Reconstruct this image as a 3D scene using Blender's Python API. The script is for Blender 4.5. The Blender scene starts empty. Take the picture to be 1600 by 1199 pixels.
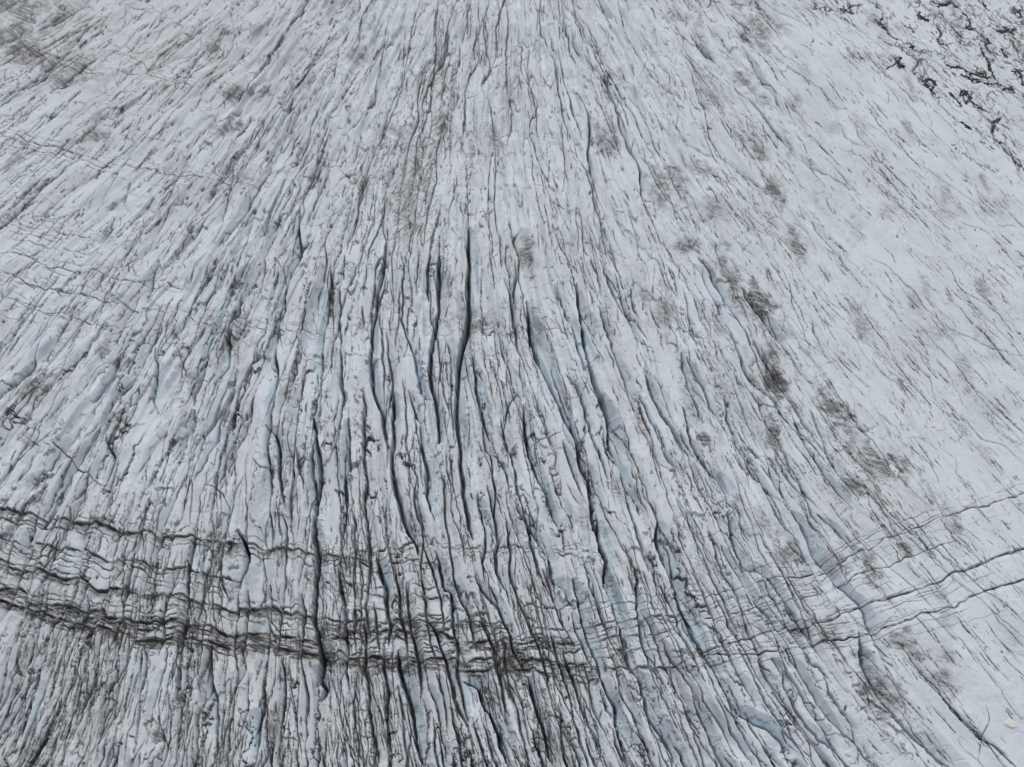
import bpy, math, time
import numpy as np
T0 = time.time()

# ------------------------------------------------------------------ camera, sky, sun, exposure
scene = bpy.context.scene
COL = scene.collection
CAM_H, PITCH, FPX = 120.0, math.radians(50.0), 1200.0      # height over the ice, tilt below the horizon, focal length for a 1600 px wide frame
cam_d = bpy.data.cameras.new("camera")
cam_d.sensor_width = 36.0
cam_d.lens = 36.0 * FPX / 1600.0
cam_d.clip_start, cam_d.clip_end = 1.0, 20000.0
cam = bpy.data.objects.new("camera", cam_d)
cam.location = (0, 0, CAM_H)
cam.rotation_euler = (math.pi / 2 - PITCH, 0, 0)
COL.objects.link(cam)
scene.camera = cam

SUN_ELEV, SUN_AZ = math.radians(58), math.radians(-4)     # soft light through cloud, from ahead
w = bpy.data.worlds.new("World")
scene.world = w
w.use_nodes = True
nt = w.node_tree
sky = nt.nodes.new("ShaderNodeTexSky")
sky.sky_type = 'NISHITA'
sky.sun_disc = False
sky.sun_elevation = SUN_ELEV
sky.sun_rotation = SUN_AZ
sky.air_density, sky.dust_density, sky.ozone_density = 1.0, 6.0, 1.0
hsv = nt.nodes.new("ShaderNodeHueSaturation")
hsv.inputs["Saturation"].default_value = 0.42              # cloud cover: a nearly grey sky
bg = nt.nodes["Background"]
bg.inputs["Strength"].default_value = 0.125
nt.links.new(sky.outputs[0], hsv.inputs["Color"])
nt.links.new(hsv.outputs[0], bg.inputs["Color"])

sun_d = bpy.data.lights.new("sun", 'SUN')
sun_d.energy = 1.2
sun_d.angle = math.radians(20)
sun_d.color = (1.0, 0.98, 0.95)
sun = bpy.data.objects.new("sun", sun_d)
sun.rotation_euler = (math.pi / 2 - SUN_ELEV, 0, math.pi - SUN_AZ)
COL.objects.link(sun)

scene.view_settings.view_transform = 'Standard'
scene.view_settings.look = 'None'
scene.view_settings.exposure = -0.32
scene.view_settings.gamma = 1.0
scene.view_settings.use_curve_mapping = False

# ------------------------------------------------------------------ noise
def _hash(ix, iy, seed):
    h = (ix.astype(np.int64) * 374761393 + iy.astype(np.int64) * 668265263 + seed * 974634777) & 0xffffffff
    h = ((h ^ (h >> 13)) * 1274126177) & 0xffffffff
    h = (h ^ (h >> 16)) & 0xffffffff
    return (h.astype(np.float32) / np.float32(4294967295.0))

def noise(x, y, seed=0):
    """smooth value noise in -1..1"""
    x, y = np.broadcast_arrays(np.asarray(x, np.float32), np.asarray(y, np.float32))
    x0, y0 = np.floor(x), np.floor(y)
    fx, fy = x - x0, y - y0
    fx, fy = fx * fx * (3 - 2 * fx), fy * fy * (3 - 2 * fy)
    ix, iy = x0.astype(np.int32), y0.astype(np.int32)
    a, b = _hash(ix, iy, seed), _hash(ix + 1, iy, seed)
    c, d = _hash(ix, iy + 1, seed), _hash(ix + 1, iy + 1, seed)
    return ((a + (b - a) * fx) * (1 - fy) + (c + (d - c) * fx) * fy) * 2 - 1

def fbm(x, y, seed=0, octv=3, gain=0.5):
    s, a, f, n = 0, 1.0, 1.0, 0
    for k in range(octv):
        s = s + a * noise(x * f + 17.3 * k, y * f - 9.1 * k, seed + k)
        n += a
        a *= gain
        f *= 2.03
    return s / n

def sstep(a, b, x):
    t = np.clip((x - a) / (b - a), 0, 1)
    return t * t * (3 - 2 * t)

# ------------------------------------------------------------------ ground mapping: where the line of sight through a photo point meets the ice
def row_geom(py):
    yc = -(np.asarray(py, np.float64) - 599.5) / FPX
    t = CAM_H / (math.sin(PITCH) - yc * math.cos(PITCH))
    return t * (math.cos(PITCH) + yc * math.sin(PITCH)), t / FPX    # world Y, metres per px
def to_world(px, py):
    Y, S = row_geom(py)
    return (np.asarray(px) - 800.0) * S, Y

STEP = 1.0
PX0, PX1, PY0, PY1 = -270, 1870, -115, 1340
inner_px = np.arange(PX0, PX1 + 0.01, STEP)
inner_py = np.arange(PY0, PY1 + 0.01, STEP)
NX, NY = len(inner_px), len(inner_py)
GX, GY = np.meshgrid(inner_px, inner_py)
WYr, WSr = row_geom(inner_py)
WX = ((inner_px[None, :] - 800.0) * WSr[:, None]).astype(np.float32)
WY = np.repeat(WYr[:, None], NX, 1).astype(np.float32)
SC = np.repeat(WSr[:, None], NX, 1).astype(np.float32)

# ------------------------------------------------------------------ the flow of the glacier (sideways run per step towards the viewer)
FLOW = """0 0 -1.9;50 50 -1.7;300 60 -1.15;500 60 -.75;640 60 -.45;760 60 -.1;850 50 .12;950 60 .5;1100 60 .8;1300 60 1.1;1580 40 1.25
0 300 -1.25;150 300 -1.15;300 300 -.85;450 300 -.55;560 300 -.3;660 300 -.12;760 300 .05;870 300 .25;1000 300 .5;1150 300 .72;1350 300 .95;1580 300 1.05
0 600 -.9;100 600 -.8;200 600 -.62;320 600 -.45;430 600 -.28;520 600 -.05;600 600 .05;700 600 .1;800 600 .22;900 600 .38;1000 600 .42;1150 600 .55;1350 600 .85;1580 600 .95
0 800 -.7;100 800 -.5;200 800 -.35;320 800 -.22;430 800 -.05;520 800 .02;600 800 .1;700 800 .16;800 800 .25;900 800 .3;1000 800 .32;1150 800 .5;1350 800 .85;1580 800 .95
0 950 -.5;100 950 -.35;200 950 -.25;320 950 -.1;430 950 -.04;520 950 .0;600 950 .1;700 950 .25;800 950 .3;900 950 .33;1050 950 .45;1200 950 .6;1400 950 .9;1580 950 .95
0 1180 -.5;100 1180 -.38;200 1180 -.28;320 1180 -.12;430 1180 -.03;520 1180 .04;600 1180 .15;700 1180 .25;800 1180 .3;900 1180 .33;1050 1180 .5;1200 1180 .7;1400 1180 .9;1580 1180 .95"""
FP = np.array([[float(v) for v in p.split()] for ln in FLOW.split("\n") for p in ln.split(";")])

def idw_map(P, power=3.0, cell=20):
    cx = np.arange(PX0 - 400, PX1 + 400 + cell, cell, dtype=float)
    cy = np.arange(PY0 - 100, PY1 + 100 + cell, cell, dtype=float)
    X, Y = np.meshgrid(cx, cy)
    num = np.zeros_like(X); den = np.zeros_like(X)
    for x, y, v in P:
        d2 = (X - x) ** 2 + (Y - y) ** 2 + 900
        wgt = d2 ** (-power / 2)
        num += wgt * v; den += wgt
    M = num / den
    for _ in range(3):
        Mp = np.pad(M, 1, mode='edge')
        M = (Mp[1:-1, 1:-1] * 2 + Mp[:-2, 1:-1] + Mp[2:, 1:-1] + Mp[1:-1, :-2] + Mp[1:-1, 2:]) / 6
    def f(x, y):
        u = np.clip((np.asarray(x) - cx[0]) / cell, 0, len(cx) - 1.001)
        v = np.clip((np.asarray(y) - cy[0]) / cell, 0, len(cy) - 1.001)
        iu, iv = u.astype(int), v.astype(int)
        fu, fv = u - iu, v - iv
        return ((M[iv, iu] * (1 - fu) + M[iv, iu + 1] * fu) * (1 - fv) + (M[iv + 1, iu] * (1 - fu) + M[iv + 1, iu + 1] * fu) * fv)
    return f
flow = idw_map(FP)

# across-flow coordinate: streams numbered by where they cross the row 600
seeds = np.arange(-3500, 5000, 6.0)
def stream_coord():
    out = np.empty((NY, NX), np.float32)
    j0 = int((600 - PY0) / STEP)
    for rng in (range(j0, NY), range(j0 - 1, -1, -1)):
        x = seeds.copy()
        prev = 600.0
        for j in rng:
            y = inner_py[j]
            m = flow(x, np.full_like(x, y))
            x = x + m * (y - prev)
            x = np.maximum.accumulate(x + np.arange(len(x)) * 1e-6)
            prev = y
            out[j] = np.interp(inner_px, x, seeds)
    return out
SCO = stream_coord()
print("stream", round(time.time() - T0, 1))

# how strongly the surface is furrowed, how many fine cracks, how much dirt, by place
AMP = idw_map(np.array([[float(v) for v in p.split()] for p in """50 50 .35;300 80 .4;600 80 .5;850 80 .5;1100 80 .4;1350 80 .18;1580 80 .2
60 300 .35;300 300 .5;600 300 .6;850 300 .55;1050 300 .45;1250 300 .3;1450 300 .12;1590 300 .12
60 500 .5;300 500 .75;500 500 .8;700 500 .8;900 500 .65;1100 500 .5;1300 500 .2;1500 500 .1
60 700 .9;300 700 1;600 700 1;900 700 .85;1100 700 .65;1250 700 .4;1450 700 .12;1590 700 .08
60 900 1;400 900 1;800 900 1;1050 900 .85;1250 900 .6;1400 900 .3;1590 900 .1
60 1150 .8;400 1150 1;800 1150 1;1050 1150 .9;1250 1150 .75;1400 1150 .5;1590 1150 .2""".replace("\n", ";").split(";")]))
DEN = idw_map(np.array([[float(v) for v in p.split()] for p in """50 50 1.05;300 80 .85;600 80 .85;850 80 .6;1100 80 .42;1350 80 .2;1580 80 .3
60 300 .9;300 300 .9;600 300 1;800 300 .75;1050 300 .45;1250 300 .28;1450 300 .2;1590 300 .2
60 500 .65;300 500 .75;500 500 .8;700 500 .8;900 500 .55;1100 500 .42;1300 500 .22;1500 500 .2
60 700 .95;300 700 1;600 700 .9;900 700 .65;1100 700 .5;1250 700 .38;1450 700 .17;1590 700 .15
60 900 1;400 900 1;800 900 .85;1050 900 .6;1250 900 .5;1400 900 .4;1590 900 .25
60 1150 1.3;400 1150 1.2;800 1150 1;1050 1150 .7;1250 1150 .55;1400 1150 .4;1590 1150 .3""".replace("\n", ";").split(";")]))
amp = AMP(GX, GY).astype(np.float32)
rs = np.random.RandomState(7)

# ------------------------------------------------------------------ rolling surface between the cracks: fins running with the flow
# (heights in local px, turned to metres by SC so that they keep their look with distance)
tco = WY * 0.9
warp = fbm(SCO / 60, WY / 22, 5, 2) * 9
a1 = noise((SCO + warp) / 34, WY / 30, 11)
a2 = noise((SCO + warp * .7) / 15, WY / 13, 21)
a3 = noise((SCO + warp * .5) / 6.5, WY / 5.5, 31)
ridge = (1 - np.abs(a1) * 2) * 5.0 + (1 - np.abs(a2) * 2) * 2.4 + a3 * 0.9
big = (1 - np.abs(noise((SCO + warp * 2) / 75, WY / 60, 12)) * 2) * 6.0 * amp + fbm(WX / 38, WY / 30, 43, 2) * 7.0
tx = big + fbm(WX / 14, WY / 14, 41, 3) * 5.0 + fbm(WX / 3.2, WY / 3.2, 45, 2) * 0.8
HPX = (ridge * 1.8 * amp + tx * (0.35 + 0.5 * amp)).astype(np.float32)

def blocks(u, v, seed):
    """cracked plates: nearest and second nearest cell centre, with each plate's own height and tilt"""
    iu, iv = np.floor(u).astype(np.int32), np.floor(v).astype(np.int32)
    f1 = np.full(u.shape, 9., np.float32); f2 = f1.copy(); hh = np.zeros(u.shape, np.float32)
    for a in (-1, 0, 1):
        for b in (-1, 0, 1):
            cu, cv = iu + a, iv + b
            du = u - cu - _hash(cu, cv, seed); dv = v - cv - _hash(cu, cv, seed + 1)
            d = np.sqrt(du * du + dv * dv)
            n1 = d < f1
            f2 = np.where(n1, f1, np.minimum(f2, d)); f1 = np.where(n1, d, f1)
            hh = np.where(n1, (_hash(cu, cv, seed + 2) - .5) + du * (_hash(cu, cv, seed + 3) - .5) * 2.2 + dv * (_hash(cu, cv, seed + 4) - .5) * 1.6, hh)
    return f2 - f1, hh
bw = fbm(GX / 16, GY / 16, 51, 3)
B1e, B1h = blocks((SCO + bw * 9) / 30, WY / 17 + bw * .45, 300)
bw2 = fbm(GX / 9, GY / 9, 55, 3)
B2e, B2h = blocks((SCO + bw2 * 5) / 13, WY / 7.5 + bw2 * .6, 310)
B3e, B3h = blocks((SCO + bw2 * 4) / 7, WY / 1.9 + bw * .6, 320)
bmask = np.clip(.5 + 1.3 * fbm(SCO / 50, WY / 25, 57, 2), .12, 1.1)
HPX += (B1h * 5.5 + B2h * 2.4 * bmask + B3h * .3 * bmask) * np.clip(amp, .18, 1)
# local px widths: an edge value grows by about 1 over one cell
bk1 = np.clip(.15 + 1.5 * noise(SCO / 12, WY / 5, 58), 0, 1); bk2 = np.clip(-.25 + 1.6 * noise(SCO / 9, WY / 3.2, 59), 0, 1)
BE = np.maximum(bk1 * np.exp(-(B1e * 30 / 1.9) ** 2), bk2 * bmask * .9 * np.exp(-(B2e * 13 / 1.5) ** 2)) * np.clip(amp * 1.3, .35, 1)
carve = np.zeros((NY, NX), np.float32)      # metres
cid = np.zeros((NY, NX), np.int16)
dirt = np.zeros((NY, NX), np.float32)
blue = np.zeros((NY, NX), np.float32)

# ------------------------------------------------------------------ traced lines
BASE = {1: (0, 0), 2: (533, 0), 3: (1066, 0), 4: (0, 400), 5: (533, 400), 6: (1066, 400), 7: (0, 800), 8: (533, 800), 9: (1066, 800)}
def pts(reg, txt):
    v = [float(t) for t in txt.replace(",", " ").split()]
    p = np.array(v).reshape(-1, 2)
    if reg in BASE:
        return np.stack([BASE[reg][0] + p[:, 0] / 3.0, BASE[reg][1] + p[:, 1] / 3.0], 1)
    return p
def edge_ext(p):
    if p[0, 0] <= 0: p = np.vstack([[-170, p[0, 1] - 22], [-80, p[0, 1] - 4], p])
    return p
def resample(p, step=3.0):
    p = np.asarray(p, float)
    if len(p) > 2:                                  # Catmull-Rom through the traced points
        q = np.vstack([2 * p[0] - p[1], p, 2 * p[-1] - p[-2]])
        out = []
        for i in range(1, len(q) - 2):
            n = max(2, int(np.hypot(*(q[i + 1] - q[i])) / step))
            t = np.linspace(0, 1, n, endpoint=False)[:, None]
            out.append(0.5 * (2 * q[i] + (q[i + 1] - q[i - 1]) * t + (2 * q[i - 1] - 5 * q[i] + 4 * q[i + 1] - q[i + 2]) * t ** 2
                              + (3 * q[i] - q[i - 1] - 3 * q[i + 1] + q[i + 2]) * t ** 3))
        out.append(q[-2][None])
        return np.vstack(out)
    n = max(2, int(np.hypot(*(p[1] - p[0])) / step))
    t = np.linspace(0, 1, n + 1)[:, None]
    return p[0] + (p[1] - p[0]) * t

def cut(p, w1, d1, w2, d2, side, ident=0, wd=None, dz=1.0, jit=1.2, taper=True, dslope=0.0, bl=0.0, seed=0, step=3.0, brk=0.0):
    """a cleft along p (photo px): w1,d1 half-width and depth of the slit, w2,d2 width and drop of the bank on `side` (+1 right, -1 left, looking to the viewer);
    wd dirt half-width, dslope dirt on the bank"""
    p = resample(p, step)
    n = len(p)
    tan = np.gradient(p, axis=0)
    tan /= np.maximum(np.hypot(tan[:, 0], tan[:, 1]), 1e-6)[:, None]
    s = np.concatenate([[0], np.cumsum(np.hypot(*np.diff(p, axis=0).T))])
    nrm = np.stack([tan[:, 1], -tan[:, 0]], 1)
    off = noise(s / 9.0, np.full(n, seed * 3.7), 61) * jit + noise(s / 28.0, np.full(n, seed * 3.7), 62) * jit * 1.6
    p = p + nrm * off[:, None]
    L = max(s[-1], 1)
    ends = np.minimum(1, np.minimum(s, L - s) / min(34.0, L * 0.3)) ** 0.6 if taper else np.ones(n)
    wv = (1 + 0.45 * noise(s / 30.0, np.full(n, seed * 1.3), 63))
    sv = np.clip(0.9 + 0.6 * noise(s / 85.0, np.full(n, seed * 2.1), 64) + .15 * noise(s / 22.0, np.full(n, seed * 2.1), 66), 0.45, 1.5)
    if brk: ends = ends * np.clip(1 - brk * .5 + brk * (1.1 * noise(s / 22.0, np.full(n, seed * 4.7), 67) + .5 * noise(s / 6.0, np.full(n, seed * 4.7), 68)), .05, 1.1)
    fW1, fD = ends * wv, ends
    fW2, fD2 = ends * sv, ends * np.clip(sv, 0, 1.1)
    rag = 0.75 + 0.45 * noise(s / 6.0, np.full(n, seed * 5.1), 65)
    X, Y = to_world(p[:, 0], p[:, 1])
    S = row_geom(p[:, 1])[1]
    TX, TY = np.gradient(X), np.gradient(Y)
    tl = np.maximum(np.hypot(TX, TY), 1e-6); TX, TY = TX / tl, TY / tl
    wd = w1 * 0.9 if wd is None else wd
    R = max(w1 * 1.5, w2 * 1.5, wd * 2.2) + 3
    CH = 8
    for i in range(0, n, CH):
        q = slice(max(0, i - 1), min(n, i + CH + 1))
        x0, x1 = p[q, 0].min() - R, p[q, 0].max() + R
        y0, y1 = p[q, 1].min() - R * 0.85, p[q, 1].max() + R * 0.85
        i0, i1 = int(max(0, (x0 - PX0) / STEP)), int(min(NX, (x1 - PX0) / STEP + 2))
        j0, j1 = int(max(0, (y0 - PY0) / STEP)), int(min(NY, (y1 - PY0) / STEP + 2))
        if i1 <= i0 or j1 <= j0:
            continue
        sl = (slice(j0, j1), slice(i0, i1))
        wx, wy = WX[sl], WY[sl]
        dx = wx[..., None] - X[q]; dy = wy[..., None] - Y[q]
        d2_ = dx * dx + dy * dy
        k = d2_.argmin(-1)
        kk = k + q.start
        # perpendicular offset to the nearest point's tangent, so the line is continuous
        ex, ey = wx - X[kk], wy - Y[kk]
        along = ex * TX[kk] + ey * TY[kk]
        sd = ex * TY[kk] - ey * TX[kk]
        gap = np.maximum(0, np.abs(along) - np.hypot(np.gradient(X), np.gradient(Y))[kk] * 0.75)
        a = np.hypot(sd, gap) / S[kk]
        sgn = -np.sign(sd) * side
        W1 = w1 * fW1[kk] + 0.15; W2 = w2 * fW2[kk] + 0.2
        slit = d1 * fD[kk] * np.clip(1 - (a / W1) ** 1.6, 0, 1)
        bank = d2 * fD2[kk] * np.clip(1 - a / W2, 0, 1)
        cliff = d2 * fD2[kk] * np.clip(1 - a / (W1 * 1.1), 0, 1)
        dep = (slit + np.where(sgn > 0, bank, cliff)) * S[kk]
        c = carve[sl]
        win = dep > c
        c[win] = dep[win]
        if ident:
            ci = cid[sl]
            zone = (dep > 0.02) & (dep >= c * 0.8) & (a < np.where(sgn > 0, np.maximum(W1, W2 * 0.95), W1 * 1.1))
            ci[zone] = ident
        if bl:
            b = blue[sl]
            np.maximum(b, bl * np.where(sgn > 0, sstep(1.05, 0.1, a / W2), sstep(1.2, .4, a / W1)) * np.minimum(1, fD2[kk]), out=b)
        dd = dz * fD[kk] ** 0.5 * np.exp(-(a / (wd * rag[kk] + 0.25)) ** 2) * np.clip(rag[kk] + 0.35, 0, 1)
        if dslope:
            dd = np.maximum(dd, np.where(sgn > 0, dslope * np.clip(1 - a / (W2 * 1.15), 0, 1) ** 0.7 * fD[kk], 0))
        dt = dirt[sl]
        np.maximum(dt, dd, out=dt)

CLS = {'X': (3.3, 22, 20, 17, 1.0), 'S': (2.7, 15, 17, 13, .95), 'M': (1.8, 8.5, 12, 7, .9), 'W': (1.1, 3, 8, 3, .75), 'F': (0.8, 1.6, 4, 1.2, .7)}
# class, region, side (0 = by place), points, label when the crevasse is one of the named ones
CREV = [
 ('S', 5, 0, "215,-60 213,0 200,100 170,200 150,330 140,450 145,560 148,640 175,715 195,760 210,870 240,930", "dark crevasse left of the middle, ending in a narrow wedge above a pale fin"),
 ('X', 5, 0, "245,640 240,760 248,860 243,960 245,1050 262,1130 285,1200 310,1290 350,1360 362,1430", "deep crevasse with black floor bending right between two broad pale fins left of the middle"),
 ('M', 5, 0, "285,0 290,90 290,300 303,380 340,470 360,560 380,640 430,700", "thin straight crack that kinks right and feeds a darker cleft"),
 ('S', 5, 1, "370,790 378,880 388,960 402,1020 405,1110 415,1200 440,1270", None),
 ('X', 5, 0, "600,-120 598,0 600,150 600,280 585,380 560,470 548,560 540,640 540,780 550,850 560,1000 570,1110 590,1200 600,1280 625,1340", "deepest near vertical crevasse through the middle, black from top to the dirt bands"),
 ('X', 5, 0, "460,0 455,130 455,260 440,330 428,420 415,520 415,590 435,660 450,720 456,800 455,900", "wide mouthed black crevasse that pinches shut beside a narrow parallel fin"),
 ('M', 5, 1, "820,30 812,120 810,190 818,280", "short blue slit standing alone above the long curved crevasse"),
 ('X', 5, 0, "868,220 880,330 900,430 925,510 970,590 1010,680 1050,770 1090,850 1110,900 1120,980 1150,1040 1165,1120 1175,1210 1200,1330 1240,1430 1250,1510", "long curved crevasse with a pale blue bank sweeping down right of the middle"),
 ('X', 5, 0, "1100,120 1110,220 1130,330 1140,430 1165,520 1185,590 1210,650 1240,720 1250,800 1255,890 1290,960 1310,1010 1330,1070 1380,1150 1400,1220", "crevasse with a broad smooth blue bank next right of the long curved one"),
 ('M', 5, 0, "1215,0 1240,100 1280,190 1330,270 1380,320 1420,370 1440,410", None),
 ('S', 5, 0, "608,480 630,570 640,660 655,740 680,820 705,890", "blue edged crevasse slanting right to a sharp point in the middle"),
 ('M', 5, 0, "705,930 745,980 775,1050 790,1120", None),
 ('M', 5, 0, "220,360 225,470 235,560 240,620 232,700 225,770", None),
 ('W', 5, 0, "830,480 840,580 855,680", None),
 ('M', 5, 1, "775,800 780,730 800,680 828,658 848,690", None),
 ('S', 5, 0, "848,700 855,790 868,880 880,920 905,1000 930,1070 960,1130 975,1190 1010,1280", "narrow blue crevasse under the small hooked fin"),
 ('M', 5, 0, "1000,130 1040,240 1080,340 1105,420 1130,500 1140,560", None),
 ('M', 5, 0, "1355,140 1370,240 1400,300", None),
 ('S', 5, 0, "1420,520 1430,560 1450,640 1490,720 1530,790 1570,850 1598,900 1640,960", None),
 ('M', 5, 0, "1380,640 1430,740 1480,830 1520,930 1560,990 1598,1040", None),
 ('S', 5, -1, "40,780 42,880 45,990 30,1080 28,1190 15,1290 0,1360", "shaded crevasse against the left side of the pale triangular fin"),
 ('M', 5, 0, "320,640 340,720 375,790", None),
 ('M', 5, 0, "20,0 15,130", None), ('M', 5, 0, "418,0 405,100 408,220", None), ('W', 5, 0, "370,0 360,60 350,200", None),
 ('W', 5, 0, "715,330 725,430 735,520 742,600", None), ('W', 5, 0, "1060,1060 1090,1110 1130,1190", None),
 ('W', 5, 0, "695,-40 705,60 712,160 720,220", None),('W', 5, 0, "770,-40 775,60 790,140", None),('W', 5, 0, "1230,420 1270,500 1300,590 1330,640", None),
 # left middle
 ('S', 4, -1, "1410,-200 1400,0 1370,80 1335,150 1328,260 1300,330 1295,400 1290,480 1300,560 1290,640 1262,740 1240,800", "dark crevasse with a smooth blue bank on its left side in the left half"),
 ('S', 4, 1, "1245,810 1290,850 1302,900 1305,1000 1320,1100 1340,1199", None),
 ('X', 4, 0, "1552,60 1545,200 1530,320 1520,400 1515,500 1510,620 1490,700 1480,780 1490,870 1500,960 1503,1060 1490,1180 1470,1290", "nearly straight black crevasse in front of which a wide dirty bank falls away"),
 ('S', 4, -1, "1200,0 1170,80 1110,180 1070,230 1048,300 1010,370 980,450 960,520 940,590 915,650 905,710", "dark slanting crevasse with dirt on its rim across the upper left half"),
 ('M', 4, 0, "930,150 900,220 880,290 850,350 810,410 760,470", None),
 ('M', 4, -1, "750,20 720,100 700,180 670,260 630,340 600,400 560,450 540,520 530,560 480,640 430,700", "shallow blue trough slanting down to the left"),
 ('M', 4, 0, "1140,180 1090,310 1070,370 1070,480 1050,540 1020,600 1000,680 980,740 940,810 900,880", None),
 ('M', 4, 0, "1240,0 1230,100 1190,230", None),
 ('M', 4, 1, "728,420 725,470 740,520 735,600 720,680 740,730", None),
 ('W', 4, 0, "370,400 330,480 280,570 230,640 170,700 130,800", None),
 ('M', 4, 0, "420,100 380,170 300,260 230,340 180,430 150,520 100,580 40,680", None),
 ('W', 4, 0, "140,200 100,280 60,380 20,480 -20,540", None),
 ('S', 4, -1, "910,720 905,780 880,860 860,940 842,1000", "short blue pocket crevasse above the dirt bands on the left"),
 ('M', 4, 1, "1390,900 1400,1000 1420,1060 1430,1120", None),
 ('M', 4, 1, "500,850 510,900 540,960 520,1050 500,1120", None),
 ('W', 4, -1, "-10,790 60,735 130,820", None), ('W', 4, -1, "200,868 290,920 350,960 362,1000 420,1040 500,1092", "zigzag cross crack cutting over the fins at the lower left"),
 ('W', 4, -1, "960,1080 1030,1110 1080,1180", None),
 # bottom left
 ('M', 7, 0, "440,0 410,100 400,190 380,300 345,400", None),
 ('X', 7, -1, "925,90 905,200 895,300 885,400 872,500 862,600 855,700 840,800 835,900", "black walled crevasse with a grey shaded bank on its left through the dirt bands"),
 ('X', 7, -1, "1110,80 1160,170 1155,260 1130,330 1112,400 1108,450", "short hooked black crevasse in the dirt bands"),
 ('X', 7, -1, "1262,330 1265,420 1255,500 1250,620 1245,730 1235,830 1235,920 1215,1050 1205,1199", "tall black crevasse between brown banded slopes at the lower left"),
 ('X', 7, 1, "1480,0 1472,100 1485,200 1480,300 1475,400 1480,520 1490,600 1510,700 1500,780 1520,830 1510,900", "black crevasse splitting the dirt bands just left of the tall striped fins"),
 ('M', 7, 0, "1330,0 1345,100 1340,250 1330,400 1330,520 1325,640", None),
 ('M', 7, 0, "612,90 600,200 590,290 600,400", None), ('M', 7, 0, "615,560 600,700 540,840 500,1000", None),
 ('M', 7, 0, "1040,200 1035,300 1040,360 1080,420", None), ('M', 7, 0, "970,150 960,260 965,340", None),
 ('M', 7, 0, "860,650 850,760 840,900", None),
 # bottom middle
 ('S', 8, 0, "-10,250 0,360 20,480 30,600 30,740 42,860", "thin black crevasse with a blue rim at the left of the striped fins"),
 ('X', 8, 0, "160,200 180,270 205,360 215,450 235,540 225,640", "black crevasse tapering down between the banded fins"),
 ('X', 8, 0, "265,650 272,740 300,830 330,920 340,1010 350,1080 390,1200", "dark crevasse running off the bottom edge left of the bottom middle"),
 ('S', 8, 0, "440,200 460,260 480,350 518,380 525,470 530,560 545,650 540,740 560,850 600,1000", "stepped black crevasse with a square kink inside the dirt bands"),
 ('S', 8, 0, "400,500 440,570 470,650 500,740 520,820 540,900 580,980 600,1030", None),
 ('S', 8, 0, "625,310 650,350 700,400 740,450 760,520 790,580 805,640 835,700 850,745", "dark oblique crevasse ending at the lowest dirt band"),
 ('S', 8, 0, "820,0 870,80 900,120 950,200 980,260 990,330 1020,350 1060,400 1100,470", "open crevasse with a light blue wall above the right end of the bands"),
 ('X', 8, 0, "1200,0 1210,130 1230,260 1232,350 1270,430 1300,520 1320,620 1350,720 1390,790 1420,880 1440,960 1480,1030 1530,1090 1560,1190", None),
 ('X', 8, 0, "1085,310 1110,430 1130,540 1160,620 1190,690 1220,790 1245,850 1280,920 1290,1000 1310,1080 1345,1200", "crevasse that widens into a bare blue grey slope at the bottom right of the middle"),
 ('X', 8, 0, "1480,40 1485,160 1520,270 1560,370 1600,480 1640,560 1690,650 1740,740 1790,830", "widest open crevasse with a tall turquoise wall on the right half"),
 ('S', 8, 0, "1320,150 1370,270 1390,330 1380,370 1390,470 1410,610 1440,700 1470,800 1510,870 1560,980", None),
 ('X', 8, 0, "560,790 640,830 662,900 700,960 730,1030 750,1120 790,1200", "black crevasse curving right under the bands at the bottom middle"),
 ('X', 8, 0, "870,780 900,880 930,960 950,1030 970,1130 990,1200", "blue black crevasse at the bottom edge just right of the middle"),
 ('M', 8, 0, "760,760 800,830 820,860", None), ('M', 8, 0, "1220,830 1230,900 1270,980", None), ('M', 8, 0, "1020,900 1030,1000 1040,1100 1080,1190", None),
 ('M', 8, 0, "690,330 720,400 745,460", None),('W', 8, 0, "1140,880 1160,1000 1190,1090 1200,1190", None),
 # bottom right
 ('M', 9, 0, "120,90 150,180 190,300 240,380 270,450 300,560 340,640 370,720 420,760", None),
 ('S', 9, 0, "210,0 230,130 260,220 290,280 370,300 400,380 440,450 490,550 540,620 590,690", None),
 ('S', 9, 0, "500,0 560,80 600,180 640,240 700,310 760,370 830,440 880,540 920,640 950,720 990,800", "long thin crevasse crossing the straight dark cracks in the lower right"),
 ('X', 9, 0, "410,690 470,760 480,830 520,900 560,980 620,1040 640,1070 700,1110 740,1200", "crevasse with a broad sheet of bare blue ice on its right in the lower right"),
 ('M', 9, 0, "610,0 700,80 770,160 830,240", None),
 ('X', 9, 0, "820,560 850,700 880,780 920,860 990,960 1050,1030 1130,1100 1200,1160 1260,1200", "long crevasse with a dirty grey bank running to the bottom right"),
 ('M', 9, 0, "1060,680 1120,760 1200,840 1260,930 1330,1000 1400,1060 1480,1110 1550,1180", None),
 ('W', 9, 0, "860,0 950,80 1050,180 1100,260 1200,360 1280,460", None),
 ('S', 9, 0, "130,720 200,850 250,930 330,980 420,1040 470,1110 500,1190", None),
 ('M', 9, 0, "560,650 600,720 640,750 690,850 740,940 790,1010 820,1110 830,1190", None),
 ('F', 9, 0, "730,20 900,180 1080,350 1200,470", None), ('F', 9, 0, "940,0 1240,290 1400,420 1600,590", None), ('F', 9, 0, "1000,0 1290,270 1460,400 1620,530", None),
 ('F', 9, 0, "1280,560 1400,720 1500,850 1600,1000", None), ('F', 9, 0, "1420,900 1440,980 1400,1060 1390,1190", None),
 ('W', 9, 0, "300,500 400,600 470,690", None), ('W', 9, 0, "900,600 960,760 1000,830 1060,960", None),
 # right middle
 ('S', 6, 0, "20,470 60,560 110,640 130,700 170,770 200,820", "short crevasse with a smoothly scooped blue basin beside it, right of the middle"),
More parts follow.
